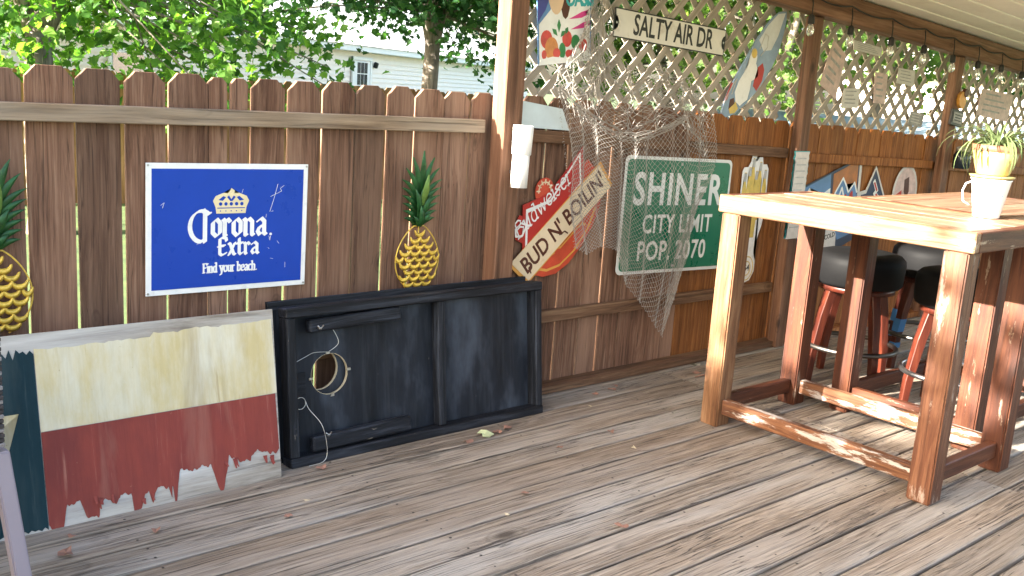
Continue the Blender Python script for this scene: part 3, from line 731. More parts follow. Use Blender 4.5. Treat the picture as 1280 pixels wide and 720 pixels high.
# ------------------------------------------------------------------ crawfish-boil beer sign
t = empty('boil_sign', (3.13, -.012, .83), (0, 0, 0), 'red tin beer sign cut to shape, its tan banner slanting upward beside the net', 'sign')
o = (3.13, .83)
def P(l): return [(x-o[0], z-o[1]) for x, z in l]
b = plate('kettle', P([(2.93, .60), (2.985, .572), (3.06, .556), (3.14, .565), (3.22, .61), (3.30, .69), (3.36, .78), (3.40, .87), (3.41, .95), (3.38, 1.03), (3.30, 1.10), (3.2, 1.05), (3.0, .85)]), 'sign_scarlet', t, -.004, 0)
nib('kettle_trim', [P([(3.0, .60), (3.08, .585), (3.16, .605), (3.25, .67), (3.33, .77), (3.37, .87)])], 'sign_gold', b, (0, -.0042, 0), w=.009, thin=.9)
nib('kettle_trim', [P([(3.12, .665), (3.10, .655), (3.09, .67), (3.11, .685), (3.16, .69), (3.24, .76), (3.29, .80), (3.31, .79)])], 'sign_gold', b, (0, -.0042, 0), w=.008, thin=.9)
b = plate('outline', P([(2.905, .895), (2.92, .69), (2.94, .645), (3.12, .80), (3.285, .965), (3.258, 1.165), (3.16, 1.05), (3.06, .945)]), 'sign_red', t, -.006, -.002)
plate('claw', P(ell(3.035, .955, .058, .062, 22, -30, 215)), 'sign_scarlet', t, -.0035, 0)
nib('claw_detail', [P(arc(3.035, .955, .038, .042, 5, 190, 12))]+[P([(3.035+.03*math.cos(R(a)), .955+.034*math.sin(R(a))), (3.035+.05*math.cos(R(a)), .955+.054*math.sin(R(a)))]) for a in (30, 60, 90, 120, 150, 180)], 'sign_tan', t, (0, -.0036, 0), w=.005, thin=.8)
plate('bow_tie', P([(2.925, .875), (2.937, .665), (3.10, .815), (3.262, .985), (3.24, 1.135), (3.072, .917)]), 'sign_white', t, -.0075, -.005)
plate('bow_tie_red', P([(2.938, .860), (2.947, .695), (3.10, .836), (3.250, .992), (3.231, 1.112), (3.076, .906)]), 'sign_red', t, -.0085, -.007)
plate('script_backing', P([(2.86, .80), (2.875, .74), (2.92, .72), (2.96, .79), (2.93, .84), (2.89, .85)]), 'sign_red', t, -.005, -.001)
st_, wd_ = small('Budweiser')
nib('lettering', st_, 'sign_white', t, (2.888-o[0], -.0088, .742-o[1]), w=.0062, ang=55, sx=.41/wd_, sz=.050, rot=40, thin=.55, shear=.25)
nib('lettering', [P([(2.95, .80), (2.90, .815), (2.868, .79), (2.872, .755), (2.91, .755), (2.93, .80)])], 'sign_white', t, (0, -.0088, 0), w=.008, thin=.7)
bn = P([(3.376, 1.092), (3.470, .980), (2.960, .530), (2.840, .624)])
plate('banner_edge', bn, 'sign_gold', t, -.0105, -.0075)
cx_, cz_ = sum(p[0] for p in bn)/4, sum(p[1] for p in bn)/4
plate('banner', [(cx_+(x-cx_)*.965, cz_+(z-cz_)*.94) for x, z in bn], 'sign_tan', t, -.0115, -.009)
text("BUD N' BOILIN'", .116, t, 'sign_brown', (cx_+.003, -.0118, cz_+.002), sx=.80, bold=.0022, rot=41.3, spacing=.98)
for fl in ([(cx_-.185, cz_-.225), (cx_-.20, cz_-.20), (cx_-.185, cz_-.185)], [(cx_+.21, cz_+.235), (cx_+.225, cz_+.21)], [(cx_-.02, cz_-.055), (cx_+.01, cz_-.04), (cx_+.03, cz_-.05)]): nib('flourish', [fl], 'sign_brown', t, (0, -.0116, 0), w=.006, thin=.8)

# ------------------------------------------------------------------ green city limit sign
def rrect(w, h, r, n=5):
    o = []
    for (cx, cz, a0) in ((w/2-r, h/2-r, 0), (-w/2+r, h/2-r, 90), (-w/2+r, -h/2+r, 180), (w/2-r, -h/2+r, 270)):
        o += [(cx+r*math.cos(R(a0+90*i/n)), cz+r*math.sin(R(a0+90*i/n))) for i in range(n+1)]
    return o
t = empty('city_limit_sign', (3.943, -.048, .818), (R(-1), R(1.6), 0), 'green metal city limit sign with white border on the fence behind the net', 'sign')
plate('sign_plate', rrect(.845, .590, .03), 'sign_reflective', t, -.002, .0015)
plate('green_field', rrect(.812, .557, .026), 'sign_green', t, -.0030, -.0015)
text('SHINER', .225, t, 'sign_reflective', (.0, -.0032, .125), sx=.86, bold=.0052, spacing=1.12)
text('CITY', .132, t, 'sign_reflective', (-.262, -.0032, -.048), sx=.80, bold=.0022, spacing=1.1, align='LEFT')
text('LIMIT', .132, t, 'sign_reflective', (.022, -.0032, -.048), sx=.80, bold=.0022, spacing=1.1, align='LEFT')
text('POP.', .138, t, 'sign_reflective', (-.285, -.0032, -.185), sx=.86, bold=.0026, spacing=1.08, align='LEFT')
text('2070', .138, t, 'sign_reflective', (.012, -.0032, -.185), sx=.86, bold=.0026, spacing=1.08, align='LEFT')
for sx_, sz_ in ((0, .262), (0, -.262)): plate('bolt', ell(sx_, sz_, .008, .008, 10), 'steel', t, -.006, -.002)

# ------------------------------------------------------------------ street name sign on the lattice
t = empty('street_sign', (3.845, .012, 1.722), (0, R(2.2), 0), 'white street name sign with black edge and black lettering on the lattice', 'sign')
W2, H2 = .425, .068
plate('sign_plate', rrect(.85, .136, .008), 'sign_black', t, -.002, .0015)
fld = [(-W2+.008, -H2+.006), (W2-.008, -H2+.006), (W2-.008, -.034)]+[(W2-.008-.024*math.cos(R(a)), .034*math.sin(R(a))) for a in range(-80, 81, 20)]+[(W2-.008, .034), (W2-.008, H2-.006), (-W2+.008, H2-.006), (-W2+.008, .034)]+[(-W2+.008+.024*math.cos(R(a)), .034*math.sin(R(a))) for a in range(80, -81, -20)]+[(-W2+.008, -.034)]
plate('white_field', fld, 'street_white', t, -.0030, -.0015)
text('SALTY AIR DR', .135, t, 'sign_black', (.015, -.0032, 0), sx=.72, bold=.0024, spacing=1.0)
for s in (-1, 1): plate('bolt', ell(s*.408, 0, .006, .006, 10), 'steel', t, -.005, -.002)

# ------------------------------------------------------------------ fruit drink poster board on the lattice
t = empty('drink_sign', (3.10, .008, 1.76), (0, R(-6), 0), 'colourful fruit drink sign with teal lettering and pink swirls on the lattice', 'sign')
plate('sign_plate', [(-.165, -.235), (.16, -.225), (.165, .22), (-.17, .22)], 'sign_sky', t, -.002, .002)
plate('pale_field', [(-.158, -.225), (.153, -.218), (.158, .215), (.01, .215), (-.09, .0), (-.158, -.06)], 'sign_white', t, -.0026, -.001)
plate('violet_corner', [(-.165, .22), (-.165, -.05), (-.12, .0), (-.08, .08), (-.07, .22)], 'sign_violet', t, -.0030, -.001)
plate('drink_glass', ell(-.055, .10, .052, .12, 22), 'sign_skin', t, -.0036, -.001)
plate('pineapple_print', ell(.0, .05, .03, .09, 12), 'sign_brown', t, -.0034, -.001)
text('OASIS', .092, t, 'sign_teal', (.09, -.0036, .045), sx=.78, bold=.003, spacing=.9)
for dx, dz in ((0, 0), (.012, -.045)): plate('pink_swirl', [(.02+dx, -.04+dz), (.07+dx, -.022+dz), (.10+dx, -.01+dz), (.145+dx, .0+dz), (.12+dx, -.012+dz), (.145+dx, -.02+dz), (.10+dx, -.035+dz), (.06+dx, -.038+dz)], 'sign_pink', t, -.0036, -.001)
for (x, z, rx, rz, m) in ((-.115, -.125, .035, .04, 'pink_flesh'), (-.085, -.165, .04, .05, 'peach'), (-.02, -.175, .02, .034, 'sign_leaf'), (.01, -.125, .03, .036, 'pink_flesh'), (.062, -.14, .027, .032, 'sign_leaf'), (.11, -.155, .026, .03, 'pink_flesh'), (-.055, -.185, .022, .022, 'pink_flesh'), (.02, -.19, .02, .018, 'pink_flesh'), (.045, -.187, .016, .016, 'pink_flesh'), (.062, -.14, .012, .014, 'sign_tan'), (-.13, -.19, .014, .02, 'pink_flesh')):
    plate('fruit_print', ell(x, z, rx, rz, 16), m, t, -.0032-.0003*random.random()-(.0008 if rx < .03 else 0), -.001)
for a, x, z, l in ((90, -.04, -.09, .05), (140, -.05, -.105, .04), (35, -.03, -.11, .035), (60, .0, -.1, .03)):
    plate('leaf_print', [(x, z-.006), (x+l*.5*math.cos(R(a))-.011*math.sin(R(a)), z+l*.5*math.sin(R(a))+.011*math.cos(R(a))), (x+l*math.cos(R(a)), z+l*math.sin(R(a))), (x+l*.5*math.cos(R(a))+.011*math.sin(R(a)), z+l*.5*math.sin(R(a))-.011*math.cos(R(a)))], 'sign_leaf', t, -.0046, -.001)
plate('snow_print', [(-.165, -.235), (.16, -.225), (.16, -.195), (.08, -.2), (.0, -.208), (-.08, -.2), (-.15, -.21)], 'sign_white', t, -.0044, -.001)

# ------------------------------------------------------------------ surfboard-shaped sign
t = empty('surfboard_sign', (4.53, .006, 1.62), label='glossy surfboard-shaped sign with a pale bird and red patch on the lattice', cat='sign')
so_ = (4.53, 1.62)
sf = [(4.775, 1.915), (4.715, 1.908), (4.655, 1.875), (4.60, 1.825), (4.535, 1.75), (4.475, 1.67), (4.42, 1.595), (4.37, 1.52), (4.325, 1.445), (4.295, 1.38), (4.290, 1.345), (4.33, 1.325), (4.40, 1.345), (4.49, 1.40), (4.57, 1.465), (4.64, 1.535), (4.70, 1.615), (4.745, 1.70), (4.77, 1.79), (4.782, 1.87)]
Q = lambda l: [(x-so_[0], z-so_[1]) for x, z in l]
plate('board_shape', Q(sf), 'surf_blue', t, -.006, .004)
plate('pale_stripe', Q([(4.765, 1.905), (4.70, 1.895), (4.62, 1.83), (4.55, 1.745), (4.60, 1.69), (4.67, 1.70), (4.72, 1.78)]), 'surf_white', t, -.0068, -.005)
plate('bird_print', Q([(4.485, 1.655), (4.505, 1.69), (4.535, 1.69), (4.55, 1.655), (4.545, 1.62), (4.57, 1.58), (4.555, 1.54), (4.52, 1.525), (4.515, 1.48), (4.50, 1.425), (4.44, 1.39), (4.40, 1.41), (4.385, 1.46), (4.41, 1.52), (4.45, 1.57), (4.475, 1.61)]), 'sign_white', t, -.0072, -.005)
plate('red_print', Q([(4.565, 1.60), (4.605, 1.625), (4.625, 1.59), (4.615, 1.53), (4.575, 1.475), (4.54, 1.50), (4.545, 1.535), (4.575, 1.555)]), 'sign_red', t, -.0076, -.005)
plate('yellow_print', Q(ell(4.52, 1.672, .024, .026, 14)), 'sign_lager', t, -.0080, -.005)
plate('yellow_print', Q([(4.40, 1.41), (4.425, 1.375), (4.40, 1.35), (4.36, 1.345), (4.345, 1.375)]), 'sign_lager', t, -.0080, -.005)
plate('brown_print', Q([(4.345, 1.37), (4.39, 1.40), (4.38, 1.43), (4.35, 1.42)]), 'sign_brown', t, -.0084, -.005)
nib('outline_print', [Q([(4.565, 1.70), (4.60, 1.78), (4.63, 1.77), (4.63, 1.71), (4.58, 1.665)]), Q([(4.30, 1.40), (4.36, 1.50), (4.39, 1.53), (4.36, 1.45)])], 'sign_grey', t, (0, -.0066, 0), w=.006, thin=.8)
plate('red_print', Q([(4.298, 1.40), (4.325, 1.42), (4.36, 1.51), (4.345, 1.505)]), 'sign_red', t, -.0070, -.005)

# ------------------------------------------------------------------ signs farther along the fence
t = empty('bottle_sign', (4.66, -.012, .76), label='white cut-out beer sign of bottles in a tall glass marked 64', cat='sign')
o2 = (4.66, .76); Q = lambda l: [(x-o2[0], z-o2[1]) for x, z in l]
plate('sign_plate', Q([(4.520, .72), (4.518, .86), (4.515, 1.035), (4.53, 1.06), (4.565, 1.06), (4.585, 1.09), (4.595, 1.135), (4.625, 1.135), (4.640, 1.095), (4.66, 1.115), (4.69, 1.115), (4.70, 1.075), (4.735, 1.075), (4.755, 1.05), (4.76, .92), (4.765, .82), (4.75, .73), (4.715, .64), (4.70, .57), (4.725, .52), (4.725, .46), (4.69, .41), (4.645, .40), (4.60, .425), (4.58, .48), (4.595, .54), (4.61, .6), (4.60, .66)]), 'sign_white', t, -.003, 0)
for (x, z0, z1) in ((4.545, .76, 1.03), (4.585, .72, 1.06), (4.612, .78, 1.11), (4.648, .70, 1.04), (4.678, .76, 1.09), (4.73, .78, 1.045)):
    plate('bottle_print', Q([(x-.020, z0), (x+.020, z0), (x+.020, z1-.1), (x+.010, z1-.06), (x+.010, z1), (x-.010, z1), (x-.010, z1-.06), (x-.020, z1-.1)]), 'sign_lager', t, -.0036-.0002*random.random(), -.001)
    plate('label_print', Q([(x-.011, z1-.05), (x+.011, z1-.05), (x+.011, z1-.004), (x-.011, z1-.004)]), 'sign_grey', t, -.0042, -.001)
plate('beer_print', Q([(4.60, .66), (4.68, .66), (4.685, .78), (4.595, .78)]), 'sign_lager', t, -.0044, -.001)
nib('ring_print', [Q(arc(4.652, .482, .058, .068, 0, 360, 24)), Q(arc(4.652, .482, .032, .04, 0, 360, 20))], 'sign_lager', t, (0, -.0031, 0), w=.004, thin=.9)
text('64', .05, t, 'sign_black', (4.652-o2[0], -.0034, .484-o2[1]), bold=.001)

t = empty('strip_sign', (4.925, -.109, .985), (0, R(0), 0), 'narrow white strip sign with jagged edges nailed to a porch post', 'sign')
rr = random.Random(8); le, re_ = [], []
for i in range(25):
    z = .175-.50*i/24; le.append((-.078+(.008 if i % 2 else 0)+rr.uniform(-.002, .002), z)); re_.append((.078-(.008 if i % 2 else 0)+rr.uniform(-.002, .002), z))
plate('sign_plate', le+re_[::-1], 'sign_teal', t, -.002, .001)
plate('pale_face', [(x+.012 if x < 0 else x-.003, z-.004) for x, z in le+re_[::-1]], 'card_pale', t, -.0034, -.0015)
for i in range(12): plate('print_line', [(-.045, .13-.036*i), (.045+rr.uniform(-.02, .012), .13-.036*i), (.045, .137-.036*i), (-.045, .137-.036*i)], 'sign_grey', t, -.0040, -.003)

t = empty('mountain_poster', (5.48, -.01, .76), label='tall slanted beer poster with snowy mountains, blue and orange panels', cat='poster')
o3 = (5.48, .76); Q = lambda l: [(x-o3[0], z-o3[1]) for x, z in l]
plate('poster_plate', Q([(5.06, .92), (5.76, 1.125), (5.80, .60), (5.18, .42)]), 'sign_navy', t, -.003, 0)
plate('sky_print', Q([(5.085, .915), (5.42, 1.015), (5.46, .72), (5.13, .66)]), 'sign_sky', t, -.0036, -.001)
plate('mountain_print', Q([(5.09, .86), (5.17, .90), (5.20, .935), (5.25, .885), (5.30, .91), (5.36, .90), (5.43, .93), (5.45, .72), (5.13, .66)]), 'sign_white', t, -.0042, -.001)
plate('lower_print', Q([(5.135, .66), (5.55, .73), (5.57, .54), (5.19, .44)]), 'card_pale', t, -.0046, -.001)
plate('orange_print', Q([(5.45, 1.015), (5.72, 1.10), (5.735, .90), (5.47, .80)]), 'sign_orange', t, -.0044, -.001)
plate('peak_print', Q([(5.46, .80), (5.49, .90), (5.56, .99), (5.60, .95), (5.64, .90), (5.70, .96), (5.745, .88), (5.76, .64), (5.58, .60)]), 'sign_sky', t, -.0050, -.001)
nib('peak_outline', [Q([(5.47, .85), (5.49, .90), (5.56, .99), (5.60, .95), (5.64, .90), (5.70, .96), (5.74, .90)]), Q([(5.53, .86), (5.56, .93), (5.60, .86)])], 'sign_white', t, (0, -.005, 0), w=.012, thin=.8)
nib('red_script', [Q([(5.48, .80), (5.50, .86), (5.52, .80), (5.55, .87), (5.57, .80), (5.61, .88), (5.63, .82), (5.68, .90), (5.70, .82)])], 'sign_red', t, (0, -.0052, 0), w=.018, thin=.7)
plate('side_stripe', Q([(5.735, 1.115), (5.76, 1.12), (5.80, .60), (5.775, .60)]), 'card_pale', t, -.0054, -.001)
text('ON UP WITH COLD', .042, t, 'sign_black', (5.36-o3[0], -.005, .605-o3[1]), bold=.0008, rot=10)
plate('seal_print', Q(ell(5.33, .69, .022, .025, 12)), 'sign_orange', t, -.005, -.001)

t = empty('pennant_sign', (5.97, -.012, .84), label='navy triangular cut-out sign with white edge and a red and white emblem', cat='sign')
o4 = (5.97, .84); Q = lambda l: [(x-o4[0], z-o4[1]) for x, z in l]
plate('sign_plate', Q([(5.945, 1.065), (6.15, .80), (6.10, .60), (5.86, .60), (5.74, .80), (5.78, .90), (5.85, .91)]), 'card_pale', t, -.003, 0)
plate('navy_field', Q([(5.945, 1.04), (6.13, .80), (6.09, .62), (5.87, .62), (5.77, .80), (5.80, .88), (5.86, .885)]), 'sign_navy', t, -.0036, -.001)
nib('emblem_print', [Q([(5.94, .965), (5.99, .90), (5.96, .89), (6.03, .845), (5.99, .82), (6.06, .79)])], 'sign_white', t, (0, -.0037, 0), w=.028, thin=.5)
nib('emblem_print', [Q([(5.945, .955), (5.985, .905)]), Q([(5.98, .88), (6.02, .85)])], 'sign_red', t, (0, -.0052, 0), w=.014, thin=.5)

t = empty('oval_sign', (6.37, -.008, .87), label='oval cream and brown sign with a red spot below the fence rail', cat='sign')
plate('sign_plate', ell(0, 0, .165, .20, 30), 'card_pale', t, -.004, 0)
plate('inner_field', ell(0, 0, .145, .178, 30), 'card_pink', t, -.0046, -.001)
plate('brown_print', [(-.03, .10), (.03, .12), (.05, .02), (.02, -.03), (-.02, .02)], 'sign_brown', t, -.0052, -.001)
plate('red_print', [(-.12, .0), (-.05, .03), (-.04, -.05), (-.10, -.07)], 'sign_red', t, -.0052, -.001)
text('Aloha', .10, t, 'sign_brown', (.0, -.005, -.08), bold=.001, shear=.3) if False else None

# small faded cards hung on the lattice
cards = [([(5.297, 1.804), (5.454, 1.728), (5.396, 1.462), (5.204, 1.546)], 'card_pink', 'tall slanted pinkish card hung on the lattice beside a porch post'),
 ([(5.516, 1.822), (5.859, 1.80), (5.856, 1.746), (5.525, 1.767)], 'card_pale', 'long narrow white card hung high on the lattice'),
 ([(5.479, 1.532), (5.662, 1.541), (5.663, 1.419), (5.469, 1.418)], 'card_pale', 'small square white card low on the lattice'),
 ([(5.814, 1.651), (5.973, 1.645), (5.981, 1.458), (5.84, 1.46)], 'card_pink', 'upright pinkish grey card in the middle of the lattice'),
 ([(6.098, 1.693), (6.319, 1.686), (6.322, 1.583), (6.095, 1.597)], 'card_pale', 'small pale card hung upper right of the pinkish upright card'),
 ([(6.337, 1.427), (6.53, 1.412), (6.509, 1.321), (6.32, 1.34)], 'card_grey', 'dark grey card low on the lattice against the lantern post'),
 ([(7.338, 1.622), (7.889, 1.597), (7.848, 1.394), (7.299, 1.431)], 'card_pink', 'wide pale pinkish sign hung on the lattice behind the potted plant')]
for pts, m, lb in cards:
    cx, cz = sum(p[0] for p in pts)/4, sum(p[1] for p in pts)/4
    t = empty('hanging_card', (cx, .012, cz), label=lb, cat='card', group='faded cards on the lattice')
    pl = [(x-cx, z-cz) for x, z in pts]; plate('card', pl, m, t, -.002, .001)
    rr = random.Random(int(cx*100))
    for i in range(4):
        a, b2 = (i+.6)/5, (i+.9)/5
        f = lambda u, v: tuple(sum(wt*p[k] for wt, p in zip(((1-u)*(1-v), u*(1-v), u*v, (1-u)*v), pl)) for k in (0, 1))
        e = rr.uniform(.6, .88); plate('print_line', [f(.14, a), f(e, a), f(e, b2), f(.14, b2)], 'card_grey' if m != 'card_grey' else 'card_pale', t, -.0026, -.0015)
    tube('string', [(0, .0, (pl[0][1]+pl[1][1])/2), (.004, .008, (pl[0][1]+pl[1][1])/2+.05)], .0012, 'net_cord', t, 4)

# plaque and lantern on the far post
t = empty('framed_plaque', (6.72, -.12, 1.40), (0, R(6), 0), 'small black framed plaque on the far porch post', 'plaque')
box('frame', (.17, .02, .11), 'sign_black', t, (0, 0, 0), bev=.004)
plate('face', [(-.065, -.035), (.065, -.035), (.065, .035), (-.065, .035)], 'card_grey', t, -.0125, -.009)
nib('print_line', [[(-.045, .018), (.045, .018)], [(-.045, 0), (.04, 0)], [(-.045, -.018), (.045, -.018)]], 'sign_black', t, (0, -.0126, 0), w=.006, thin=.8)
t = empty('jar_lantern', (6.79, -.17, 1.06), label='dark glass jar lantern hung on the far porch post', cat='lantern')
lathe('jar', [(.045, 0), (.056, .008), (.058, .09), (.044, .115), (.040, .12)], 'dark_glass', t, 18)
lathe('lid', [(.045, .119), (.045, .145), (.03, .150)], 'card_grey', t, 18)
tube('hanger', [(0, 0, .15), (.0, .01, .2), (0, .055, .22)], .003, 'dark_steel', t, 6)
t = empty('wall_ornament', (6.755, -.12, 1.52), label='small brown and gold ornament at the top of the far porch post', cat='ornament')
plate('body', ell(0, 0, .05, .06, 9, rot=20), 'sign_gold', t, -.012, .01); plate('body', ell(.03, .05, .03, .03, 7), 'sign_brown', t, -.018, .006)

# ------------------------------------------------------------------ string of bulbs along the beam
t = empty('string_lights', (2.6, -.16, zbeam(2.6)), label='black string of clear bulbs drooping along the porch beam', cat='string lights')
bulbs = [4.755, 5.16, 5.62, 6.03, 6.43, 6.80, 7.17, 7.52, 7.9]
pts = []
for a, b in zip([4.2]+bulbs, bulbs+[8.4]):
    for i in range(6):
        x = a+(b-a)*i/6; pts.append((x-2.6, -.006, zbeam(x)+.085-.022*math.sin(math.pi*i/6)-zbeam(2.6)))
tube('cord', pts, .004, 'cable', t, 6)
for x in bulbs:
    z = zbeam(x)-zbeam(2.6); ln = random.uniform(.0, .03)
    tube('drop_cord', [(x-2.6, -.006, z+.075), (x-2.6+.003, -.012, z+.03), (x-2.6, -.014, z-.0-ln)], .0035, 'cable', t, 5)
    s = lathe('socket', [(.010, .0), (.016, -.008), (.018, -.045), (.014, -.05)], 'cable', t, 12, (x-2.6, -.014, z+.006-ln))
    lathe('bulb', [(.011, -.048), (.016, -.06), (.022, -.08), (.019, -.1), (.008, -.113)], 'bulb', s, 14)

# ------------------------------------------------------------------ fishing net
from mathutils import noise as mnoise
def interp(tab, u):
    for (a, b) in zip(tab, tab[1:]):
        if u <= b[0]:
            q = (u-a[0])/(b[0]-a[0]); q = q*q*(3-2*q) if True else q
            return [a[i]+(b[i]-a[i])*q for i in range(1, len(a))]
    return list(tab[-1][1:])
def strand_mesh(P, nu, nv, rad, skip=0.0, seed=1, knots=True):
    rr = random.Random(seed); v, f = [], []
    def seg(a, b, r):
        d = b-a
        if d.length < 1e-5: return
        d.normalize(); n1 = d.cross(Vector((0, 1, .13))).normalized(); n2 = d.cross(n1)
        k = len(v)
        for p in (a, b):
            for j in range(3):
                an = 2*math.pi*j/3; v.append(p+n1*r*math.cos(an)+n2*r*math.sin(an))
        for j in range(3): f.append((k+j, k+(j+1) % 3, k+3+(j+1) % 3, k+3+j))
    for i in range(nu+1):
        for j in range(nv+1):
            if (i+j) % 2: continue
            p = P[i][j]
            for di in (-1, 1):
                ii, jj = i+di, j+1
                if 0 <= ii <= nu and jj <= nv and rr.random() >= skip: seg(p, P[ii][jj], rad*rr.uniform(.8, 1.25))
            if knots: seg(p-Vector((.0022, 0, .001)), p+Vector((.0022, 0, .001)), rad*1.9)
    return mesh_py(v, f)
net = empty('fishing_net', (3.0, -.06, 0), label='pale tan knotted fishing net draped from the lattice over the signs', cat='net')
# front drape: columns u -> top x,z and bottom x,z
drape = [(0, 2.975, 1.415, 3.165, .70), (.12, 3.09, 1.35, 3.235, .665), (.25, 3.22, 1.285, 3.32, .70), (.38, 3.38, 1.235, 3.44, .675), (.46, 3.48, 1.225, 3.53, .50), (.58, 3.60, 1.24, 3.655, .40), (.74, 3.78, 1.29, 3.80, .255), (.82, 3.87, 1.31, 3.865, .195), (.90, 3.97, 1.33, 3.925, .38), (1, 4.095, 1.36, 3.99, .60)]
nu, nv = 90, 70; P = []
for i in range(nu+1):
    u = i/nu; xt, zt, xb, zb = interp(drape, u); colp = []
    for j in range(nv+1):
        q = j/nv; ns = mnoise.noise(Vector((u*4, q*3, 1.7)))
        bulge = .030*math.sin(math.pi*min(1, q*1.4))+.018*math.sin(u*17+q*2.5)*(1-.5*q)+.012*ns
        x = xt+(xb-xt)*q**.9+.012*math.sin(q*7+u*5)+.004*mnoise.noise(Vector((u*30, q*30, 0)))
        if u > .8: x += .055*math.sin(math.pi*min(1, q*1.6))*(u-.8)/.2
        z = zt+(zb-zt)*q+.004*mnoise.noise(Vector((u*30, q*30, 5)))-.05*math.sin(math.pi*q)*math.sin(u*math.pi)*.6
        colp.append(Vector((x-3.0, -.035-max(0, bulge)-.012, z)))
    P.append(colp)
put('drape', strand_mesh(P, nu, nv, .00095, .01), 'net_cord', net)
# gathered upper net spread over the lattice
up_t = [(0, 3.20, 1.66, 2.985, 1.41), (.12, 3.235, 1.78, 3.10, 1.33), (.2, 3.28, 1.84, 3.2, 1.27), (.28, 3.35, 1.60, 3.30, 1.25), (.45, 3.55, 1.53, 3.5, 1.215), (.62, 3.75, 1.56, 3.7, 1.25), (.8, 3.93, 1.52, 3.9, 1.29), (1, 4.12, 1.43, 4.105, 1.10)]
for lay, (nu, nv, dy, sd) in enumerate(((64, 34, 0, 3), (30, 16, -.02, 11))):
    P = []
    for i in range(nu+1):
        u = i/nu; xt, zt, xb, zb = interp(up_t, u); colp = []
        for j in range(nv+1):
            q = j/nv; a = mnoise.noise(Vector((u*7, q*5, sd))); b = mnoise.noise(Vector((u*16, q*9, sd+4))); c = mnoise.noise(Vector((u*7, q*6, sd+9)))
            colp.append(Vector((xt+(xb-xt)*q+.035*a+.016*b-3.0, .058-.03*q+dy-.02*abs(b)-.03*q, zt+(zb-zt)*q+.035*c+.015*b)))
        P.append(colp)
    put('gathered_net', strand_mesh(P, nu, nv, .00115, .12, sd), 'net_cord', net)
# twisted hank hanging by the drink sign
bm = bmesh.new(); rr = random.Random(5)
for s in range(14):
    x0 = rr.uniform(.22, .36); ph = rr.uniform(0, 6); pts = []
    for k in range(15):
        q = k/14; sp = .55+.45*math.sin(q*3+1)
        pts.append((.285+(x0-.285)*sp+.02*math.sin(q*9+ph), .035-.05*rr.random()*.4-.02*math.sin(q*7+ph), 1.93-.60*q))
    tube_into(bm, pts, .0013, 3, False)
put('hank', mesh_bm(bm), 'net_cord', net)
# thick gathered fold swooping along the drape's upper edge, and its frayed left selvedge
bm = bmesh.new()
for s in range(11):
    pts = []
    a, b, ph = rr.uniform(-.03, .03), rr.uniform(-.012, .012), rr.uniform(0, 6)
    for k in range(25):
        u = k/24; xt, zt, _, _ = interp(drape, u*.82); pts.append((xt-3.0+.01*math.sin(u*11+ph), -.06-.02*math.sin(u*math.pi)+b, zt+a*(.4+.6*math.sin(u*math.pi))-.02*math.sin(u*3.1)+.006*math.sin(u*19+ph)))
    tube_into(bm, pts, .0014, 3, False)
for k in range(60):
    q = k/60; xt, zt, xb, zb = interp(drape, 0); x = xt+(xb-xt)*q**.9-3.0; z = zt+(zb-zt)*q
    tube_into(bm, [(x, -.05, z), (x-rr.uniform(.004, .014), -.05-rr.uniform(0, .01), z+rr.uniform(-.012, .006))], .0013, 3, False)
put('fold', mesh_bm(bm), 'net_cord', net)

# ------------------------------------------------------------------ bar tables
def table(loc, rz, label, seed, Lx=1.10, Wy=.69, H=1.02, m_leg=('table_worn',)*4, m_str='table_worn'):
    t = empty('bar_table', loc, (0, 0, rz), label, 'table', 'wooden bar tables'); th = .074; lw = .092
    rim = .040
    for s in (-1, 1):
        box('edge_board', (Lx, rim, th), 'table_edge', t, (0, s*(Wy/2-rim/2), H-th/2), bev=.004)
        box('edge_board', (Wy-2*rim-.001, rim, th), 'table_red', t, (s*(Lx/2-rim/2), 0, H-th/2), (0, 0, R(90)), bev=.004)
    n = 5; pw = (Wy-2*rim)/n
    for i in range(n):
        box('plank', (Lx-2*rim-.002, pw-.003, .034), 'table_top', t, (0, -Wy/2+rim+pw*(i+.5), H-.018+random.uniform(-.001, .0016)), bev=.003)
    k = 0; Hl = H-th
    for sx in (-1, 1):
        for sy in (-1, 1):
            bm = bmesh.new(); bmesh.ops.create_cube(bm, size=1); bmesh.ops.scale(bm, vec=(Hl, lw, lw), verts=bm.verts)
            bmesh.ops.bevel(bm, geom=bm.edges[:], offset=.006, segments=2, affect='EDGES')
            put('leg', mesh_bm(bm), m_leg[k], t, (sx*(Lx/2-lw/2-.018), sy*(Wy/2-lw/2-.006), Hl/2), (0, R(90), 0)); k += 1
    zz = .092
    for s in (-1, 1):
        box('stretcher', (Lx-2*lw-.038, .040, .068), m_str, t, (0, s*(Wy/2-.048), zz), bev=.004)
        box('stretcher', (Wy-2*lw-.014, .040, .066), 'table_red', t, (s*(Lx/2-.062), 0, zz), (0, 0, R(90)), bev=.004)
    return t
# legs order: (-x,-y),(-x,+y),(+x,-y),(+x,+y) in the table's own frame
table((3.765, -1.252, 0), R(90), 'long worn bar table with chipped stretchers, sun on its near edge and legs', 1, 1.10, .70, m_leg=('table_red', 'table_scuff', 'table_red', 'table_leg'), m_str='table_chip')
table((4.68, -1.265, 0), 0, 'second bar table standing end-on behind the chipped one, stools under it', 2, 1.10, .70, m_leg=('table_red',)*4, m_str='table_red')

